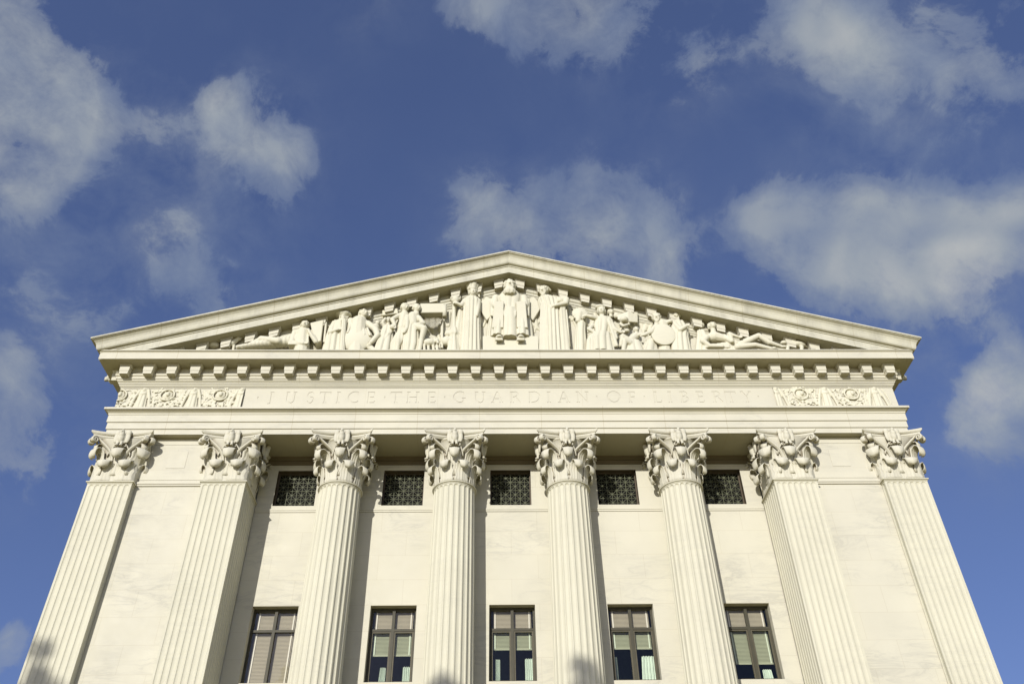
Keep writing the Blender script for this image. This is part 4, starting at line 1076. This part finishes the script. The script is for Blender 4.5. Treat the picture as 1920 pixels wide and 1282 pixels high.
def b_chl(s, P):
    h = P(*zd(1110, 570), -.26); s.head(h, .13, .2, .3)
    s.chain([(P(*zd(1090, 680), -.15), .17), (P(*zd(1000, 760), -.15), .18), (P(*zd(900, 680), -.25), .13), (P(*zd(870, 820), -.2), .1)])
    s.chain([(P(*zd(1000, 780), -.25), .15), (P(*zd(930, 740), -.35), .11), (low(P(*zd(900, 870), -.3)), .09)])
    s.chain([(P(*zd(1130, 660), -.2), .09), (P(*zd(1200, 640), -.3), .075), (P(*zd(1250, 660), -.32), .06)]); s.hand(P(*zd(1270, 660), -.32), (1, 0, 0), .06)
    s.ell(P(*zd(960, 590), -.1), (.13, .12, .1)); s.cap(P(*zd(850, 640), -.2), P(*zd(1000, 760), -.3), .07, .06)
    s.robe([(P(*zd(1060, 760), -.1), .3, .2), (low(P(*zd(1080, 880), -.1)), .5, .28)], 9, .06)
sta('statue', 'small marble child lying low on folded cloth, left of the round shield', 1188, b_chl, .03)

def b_shield(s, P):
    h = P(*zd(1425, 385), -.26); s.head(h, .20, -.25, -.2, True, True)
    s.chain([(P(*zd(1510, 500), -.1), .27), (P(*zd(1540, 640), -.05), .28), (low(P(*zd(1540, 880), .0)), .3)])
    s.chain([(P(*zd(1420, 520), -.2), .13), (P(*zd(1340, 610), -.3), .11), (P(*zd(1240, 650), -.34), .08)]); s.hand(P(*zd(1220, 650), -.34), (-1, 0, 0), .08)
    s.chain([(P(*zd(1560, 470), -.2), .13), (P(*zd(1640, 440), -.3), .10)])
    s.robe([(P(*zd(1340, 740), -.1), .2, .18), (low(P(*zd(1280, 880), -.1)), .4, .26)], 7, .06)
    return [('shield', disc(P(*zd(1515, 722)), .49, .56, PY-.34, .09, .05), True)]
sta('statue', 'bearded marble man leaning over a plain round shield, right of the lying child', 1238, b_shield)

def b_veil(s, P):
    h = P(*zd(1735, 350), -.18); s.head(h, .17, -.6, -.3, False, True); s.ell(P(*zd(1760, 320), -.08), (.2, .18, .16))
    s.robe([(P(*zd(1770, 450), -.12), .2, .18), (P(*zd(1800, 560), -.12), .31, .22), (P(*zd(1790, 700), -.12), .33, .25), (low(P(*zd(1800, 880), -.12)), .40, .28)], 10, .08)
    s.chain([(P(*zd(1700, 470), -.2), .11), (P(*zd(1800, 570), -.36), .10), (P(*zd(1880, 520), -.38), .08)]); s.hand(P(*zd(1900, 505), -.38), (1, 0, .4), .075)
    s.chain([(P(*zd(1700, 480), -.15), .12), (P(*zd(1690, 650), -.2), .12), (low(P(*zd(1700, 880), -.2)), .14)])
    s.hand(P(*zd(1640, 440), -.25), (-1, 0, .3), .08)
sta('statue', 'veiled marble woman in a long robe bending her arm, between round shield and reclining man', 1272, b_veil)

def b_rec_r(s, P):
    h = P(*ze(450, 285), -.22); s.head(h, .19, .2, .35)
    ch = P(*ze(470, 430), -.12); s.ell(ch, (.30, .24, .24)); s.chain([(ch, .26), (P(*ze(620, 460), -.12), .2), (P(*ze(740, 520), -.12), .21)])
    s.chain([(P(*ze(800, 530), -.15), .18), (P(*ze(1045, 410), -.28), .125), (P(*ze(1180, 500), -.25), .12), (P(*ze(1330, 545), -.2), .08)]); s.ell(P(*ze(1370, 550), -.22), (.14, .08, .07))
    s.chain([(P(*ze(780, 555), -.3), .16), (P(*ze(1000, 530), -.4), .12), (P(*ze(1200, 575), -.36), .09)]); s.ell(P(*ze(1240, 570), -.36), (.12, .08, .07))
    s.chain([(P(*ze(600, 420), -.2), .12), (P(*ze(700, 480), -.35), .10), (P(*ze(670, 380), -.38), .08), (P(*ze(770, 420), -.4), .06)]); s.hand(P(*ze(795, 425), -.4), (1, 0, -.1), .07)
    s.chain([(P(*ze(380, 430), -.2), .13), (P(*ze(330, 480), -.32), .12), (P(*ze(420, 540), -.34), .09), (P(*ze(580, 545), -.36), .07)])
    s.robe([(P(*ze(300, 350), -.05), .16, .15), (P(*ze(320, 420), -.08), .22, .18), (low(P(*ze(310, 600), -.08)), .34, .22)], 8, .07)
    s.ell(P(*ze(290, 270), -.05), (.2, .15, .2)); s.box(P(*ze(500, 580), -.1), (.5, .25, .1))
    s.robe([(P(*ze(620, 530), -.05), .5, .2), (low(P(*ze(640, 600), -.05)), .7, .28)], 12, .05)
sta('statue', 'marble man reclining on his elbow with a raised bent knee, right end of the pediment', 1360, b_rec_r)

def b_tort(s, P):
    s.ell(P(*ze(1530, 535), -.05), (.42, .24, .17)); s.ell(P(*ze(1480, 510), -.1), (.2, .18, .14)); s.ell(P(*ze(1370, 500), -.15), (.15, .12, .1)); s.ell(P(*ze(1420, 530), -.1), (.12, .1, .09))
    s.cap(P(*ze(1560, 500), -.1), P(*ze(1690, 560), -.05), .09, .05)
    for x in (1420, 1600): s.cap(P(*ze(x, 550), -.2), low(P(*ze(x-15, 600), -.25)), .08, .07)
sta('statue', 'low domed marble tortoise creeping at the far right corner of the pediment', 1490, b_tort, .03)

# shallow carved drapery and foliage covering the tympanum behind the figures
s = Sculpt(); rr = random.Random(5)
for k in range(330):
    px = rr.uniform(430, 1490); f = 1-abs(px-956)/600
    py = 652-rr.random()**.8*max(18, 100*f-4)
    p = at(px, py, -.10); an = rr.gauss(0, .35); L = rr.uniform(.12, .38)
    d = Vector((math.sin(an), 0, math.cos(an)))*L
    s.cap(p-d+Vector((0, .02, 0)), p+d, rr.uniform(.05, .10), rr.uniform(.04, .10), 8)
me = s.mesh(.03, 1); me.materials.append(MT)
b2 = bmesh.new(); b2.from_mesh(me)
bmesh.ops.bisect_plane(b2, geom=b2.verts[:]+b2.edges[:]+b2.faces[:], plane_co=(0, -.09, 0), plane_no=(0, 1, 0), clear_outer=True)
part('tympanum_relief', b2, MT, None, True, False)

# ------------------------------------------------------------------ ground and trees
bm = bmesh.new(); n = 24
bm.faces.new([bm.verts.new((4000*math.cos(k/n*2*PI), 4000*math.sin(k/n*2*PI), GZ-.004)) for k in range(n)])
tag(obj('ground', bm, GROUND), kind='structure')
SAZ, SEL = R(20.6), R(20.0)
SUN = Vector((-math.sin(SAZ)*math.cos(SEL), -math.cos(SAZ)*math.cos(SEL), math.sin(SEL)))
def tree(tip, spread, label, seed):
    rr = random.Random(seed); h = tip.z-GZ
    root = empty('tree', (tip.x, tip.y, GZ)); tag(root, label, 'tree', 'trees on the lawn facing the building')
    s = bmesh.new(); limbs = []
    def limb(a, b, r1, r2):
        a = Vector(a); b = Vector(b); q = (b-a).to_track_quat('Z', 'Y').to_matrix(); rows = []
        for c, r in ((a, r1), (b, r2)): rows.append([s.verts.new(c+q@Vector((r*math.cos(k/9*2*PI), r*math.sin(k/9*2*PI), 0))) for k in range(9)])
        grid_faces(s, rows, True)
    limb((0,0,0), (0,0,h*.35), .42, .32); limb((0,0,h*.35), (.2,.1,h*.7), .32, .16); limb((.2,.1,h*.7), (0,0,h*.96), .16, .03)
    lv = bmesh.new()
    blobs = []
    for k in range(26):
        t = rr.uniform(.38, .93); a = k*2.4; q = spread*math.sqrt(max(.05, 1-((t-.55)/.45)**2))*rr.uniform(.35, .92)
        e = Vector((q*math.cos(a), q*math.sin(a), h*t)); limb((0,0,h*(t-.14)), e, .10, .02); blobs.append((e, spread*.26))
    for k in range(7): blobs.append((Vector((rr.uniform(-.9, .9), rr.uniform(-.9, .9), h-rr.uniform(.5, 2.2))), rr.uniform(.35, .75)))
    blobs.append((Vector((0, 0, h-.45)), .42))
    for c, r in blobs:
        for j in range(int(260*max(.2, min(1.6, r*r)))):
            d = Vector((rr.gauss(0,1), rr.gauss(0,1), rr.gauss(0,1))).normalized()*r*rr.random()**.45
            p = c+d; w = rr.uniform(.10, .2)
            u = Vector((rr.gauss(0,1), rr.gauss(0,1), rr.gauss(0,1))).normalized(); v = u.orthogonal().normalized()
            lv.faces.new([lv.verts.new(p+x) for x in (-u*w, v*w*.55, u*w, -v*w*.55)])
    obj('trunk', s, BARK, root); obj('crown', lv, LEAF, root, recalc=False)
tree(Vector((2.15, 0, 9.64))+SUN*46, 4.2, 'leafy tree whose top shades the third round column from the left', 1)
tree(Vector((-2.15, 0, 9.2))+SUN*48, 4.0, 'leafy tree whose tip just shades the second round column from the left', 2)
tree(Vector((-14.85, 0, 10.35))+SUN*40, 2.7, 'leafy tree whose top shades the foot of the leftmost pier', 3)

# ------------------------------------------------------------------ light and sky
sun_d = bpy.data.lights.new('sun', 'SUN'); sun_d.energy = 4.22; sun_d.angle = R(.53); sun_d.color = (1.0, .95, .87)
sun = bpy.data.objects.new('sun', sun_d); col.objects.link(sun); sun.rotation_euler = SUN.to_track_quat('Z', 'Y').to_euler()
w = bpy.data.worlds.new('World'); sc.world = w; w.use_nodes = True
nt = w.node_tree
for n_ in list(nt.nodes): nt.nodes.remove(n_)
out = nt.nodes.new('ShaderNodeOutputWorld'); bg = nt.nodes.new('ShaderNodeBackground')
sky = nt.nodes.new('ShaderNodeTexSky'); sky.sky_type = 'NISHITA'; sky.sun_disc = False
sky.sun_elevation = SEL; sky.sun_rotation = math.atan2(SUN.x, SUN.y); sky.air_density = .8; sky.dust_density = 2.5; sky.ozone_density = 4.0; sky.altitude = 800
STR = .10
bg.inputs['Strength'].default_value = STR
dirv = nt.nodes.new('ShaderNodeTexCoord').outputs['Generated']
# clouds: banks given by the direction (azimuth/elevation unit vector) in which they stand
CL = [(10,60,130,1.0),(60,180,110,1.0),(110,240,80,.95),(20,300,90,1.0),(140,160,55,.65),(90,330,60,.8),(60,395,45,.5),
      (470,250,85,.78),(410,190,50,.55),(520,300,60,.75),(500,360,50,.5),(290,230,45,.4),(330,320,60,.4),
      (290,430,65,.56),(360,490,65,.62),(420,550,65,.62),(240,580,80,.55),(140,590,80,.5),(30,520,60,.55),
      (1000,10,90,.9),(1080,50,60,.8),(900,-10,70,.85),(1180,10,95,.75),(710,0,50,.45),(1320,100,70,.4),(1270,170,50,.3),(640,10,40,.3),
      (1500,30,70,.85),(1560,70,70,.75),(1680,90,100,.62),(1840,60,110,.68),(1800,200,80,.5),(1640,150,60,.42),(1900,150,60,.5),
      (890,370,55,.66),(940,420,70,.62),(1030,460,80,.60),(1120,400,80,.6),(1220,430,85,.55),(1120,500,110,.60),(1240,500,60,.4),(870,470,50,.5),
      (1415,410,45,.9),(1480,400,70,1.0),(1540,450,80,1.0),(1620,375,60,1.0),(1690,450,80,1.0),(1760,400,55,1.0),(1830,470,80,.95),(1915,390,55,.95),(1640,520,90,.85),(1770,530,90,.8),(1500,520,60,.6),(1800,560,50,.4),
      (1900,670,60,.95),(1860,720,60,.9),(1900,790,85,.85),(1800,790,45,.6),
      (10,680,50,.9),(40,760,60,1.0),(80,810,55,.9),(10,850,60,1.0),(100,880,40,.5),(0,1220,70,.95),(40,1190,40,.6),(60,940,50,.35)]
HZ = [(1180,430,100,.45),(1660,490,165,.55),(1800,520,120,.4),(1740,200,170,.42),(1310,90,100,.30),(400,400,150,.26),(300,560,170,.32),(110,600,130,.36),(1850,780,120,.4),
      (60,850,100,.3),(1130,20,140,.36),(440,270,130,.4),(60,400,120,.35),(960,430,120,.36),(1640,60,130,.4),(40,140,170,.4),(700,10,80,.2)]
def bank(rows, scale):
    acc = None
    for px, py, rad, amp in rows:
        d = (fw + rt*((px-960)/F_PX) + up*((641-py)/F_PX)); ln = d.length; d = d/ln; sg = rad/F_PX/ln*scale
        vm = nt.nodes.new('ShaderNodeVectorMath'); vm.operation = 'DISTANCE'; nt.links.new(dirv, vm.inputs[0]); vm.inputs[1].default_value = d
        q = mathn(nt, 'DIVIDE', vm.outputs['Value'], sg); e = mathn(nt, 'POWER', 2.718, mathn(nt, 'MULTIPLY', mathn(nt, 'MULTIPLY', q, q), -1.0))
        e = mathn(nt, 'MULTIPLY', e, amp)
        acc = e if acc is None else mathn(nt, 'ADD', acc, e)
    return acc
acc = mathn(nt, 'MULTIPLY', mathn(nt, 'MINIMUM', bank(CL, 1.06), 1.25), .72)
haze = mathn(nt, 'MULTIPLY', mathn(nt, 'MINIMUM', bank(HZ, 1.15), .62), 1.15)
warp = nt.nodes.new('ShaderNodeTexNoise'); warp.inputs['Scale'].default_value = 6.0; warp.inputs['Detail'].default_value = 4; nt.links.new(dirv, warp.inputs['Vector'])
wv = nt.nodes.new('ShaderNodeVectorMath'); wv.operation = 'MULTIPLY_ADD'; nt.links.new(warp.outputs['Color'], wv.inputs[0]); wv.inputs[1].default_value = (.09, .09, .09); nt.links.new(dirv, wv.inputs[2])
wd = wv.outputs[0]
nA = mathn(nt, 'ADD', mathn(nt, 'MULTIPLY', noise(nt, wd, 5.5, 12, .62), .66), mathn(nt, 'MULTIPLY', noise(nt, mapping(nt, wd, (1, 1, 1), (0, 0, 0), (4, 1, 2)), 20.0, 10, .66), .32))
lo = noise(nt, wd, 6.5, 2, .45); lo2 = noise(nt, mapping(nt, wd, (1, 1, 1), (0, 0, 0), (-.020, -.008, .024)), 6.5, 2, .45)
namp = mathn(nt, 'ADD', 1.3, mathn(nt, 'MULTIPLY', mathn(nt, 'MULTIPLY', acc, 2.5, True), 2.7))
dens = mathn(nt, 'ADD', acc, mathn(nt, 'MULTIPLY', mathn(nt, 'SUBTRACT', nA, .5), namp))
core = ramp(nt, dens, [(.22, 0.0), (.31, .10), (.43, .38), (.66, .54), (1.2, .78)])
veil = mathn(nt, 'MULTIPLY', haze, ramp(nt, mathn(nt, 'ADD', mathn(nt, 'MULTIPLY', nA, .7), mathn(nt, 'MULTIPLY', lo, .3)), [(.43, .0), (.60, 1.0)]))
cov = mathn(nt, 'SUBTRACT', 1.0, mathn(nt, 'MULTIPLY', mathn(nt, 'SUBTRACT', 1.0, core), mathn(nt, 'SUBTRACT', 1.0, veil)))
rel = mathn(nt, 'MULTIPLY', mathn(nt, 'SUBTRACT', lo, lo2), 1.6)
fine = mathn(nt, 'MULTIPLY', mathn(nt, 'SUBTRACT', nA, .5), .45)
lit = mathn(nt, 'ADD', mathn(nt, 'ADD', mathn(nt, 'MULTIPLY', acc, .44), rel), mathn(nt, 'ADD', fine, .28))
shade = ramp(nt, lit, [(.28, (.19, .245, .37)), (.50, (.25, .30, .395)), (.72, (.36, .40, .44)), (.92, (.47, .49, .495)), (1.12, (.56, .57, .555))])
gm = nt.nodes.new('ShaderNodeGamma'); gm.inputs['Gamma'].default_value = .66; nt.links.new(sky.outputs[0], gm.inputs['Color'])
sk = mixc(nt, 1.0, gm.outputs[0], (1.34, 1.38, 1.92), 'MULTIPLY')
cl = mixc(nt, 1.0, shade, (1/STR, 1/STR, 1/STR), 'MULTIPLY')
fin = mixc(nt, cov, sk, cl)
nt.links.new(fin, bg.inputs['Color']); nt.links.new(bg.outputs[0], out.inputs[0])

sc.view_settings.view_transform = 'Standard'; sc.view_settings.look = 'None'; sc.view_settings.exposure = 0; sc.view_settings.gamma = 1
sc.render.engine = 'CYCLES'
sc.cycles.use_denoising = True
sc.cycles.max_bounces = 6
sc.render.resolution_x, sc.render.resolution_y = 1024, 683
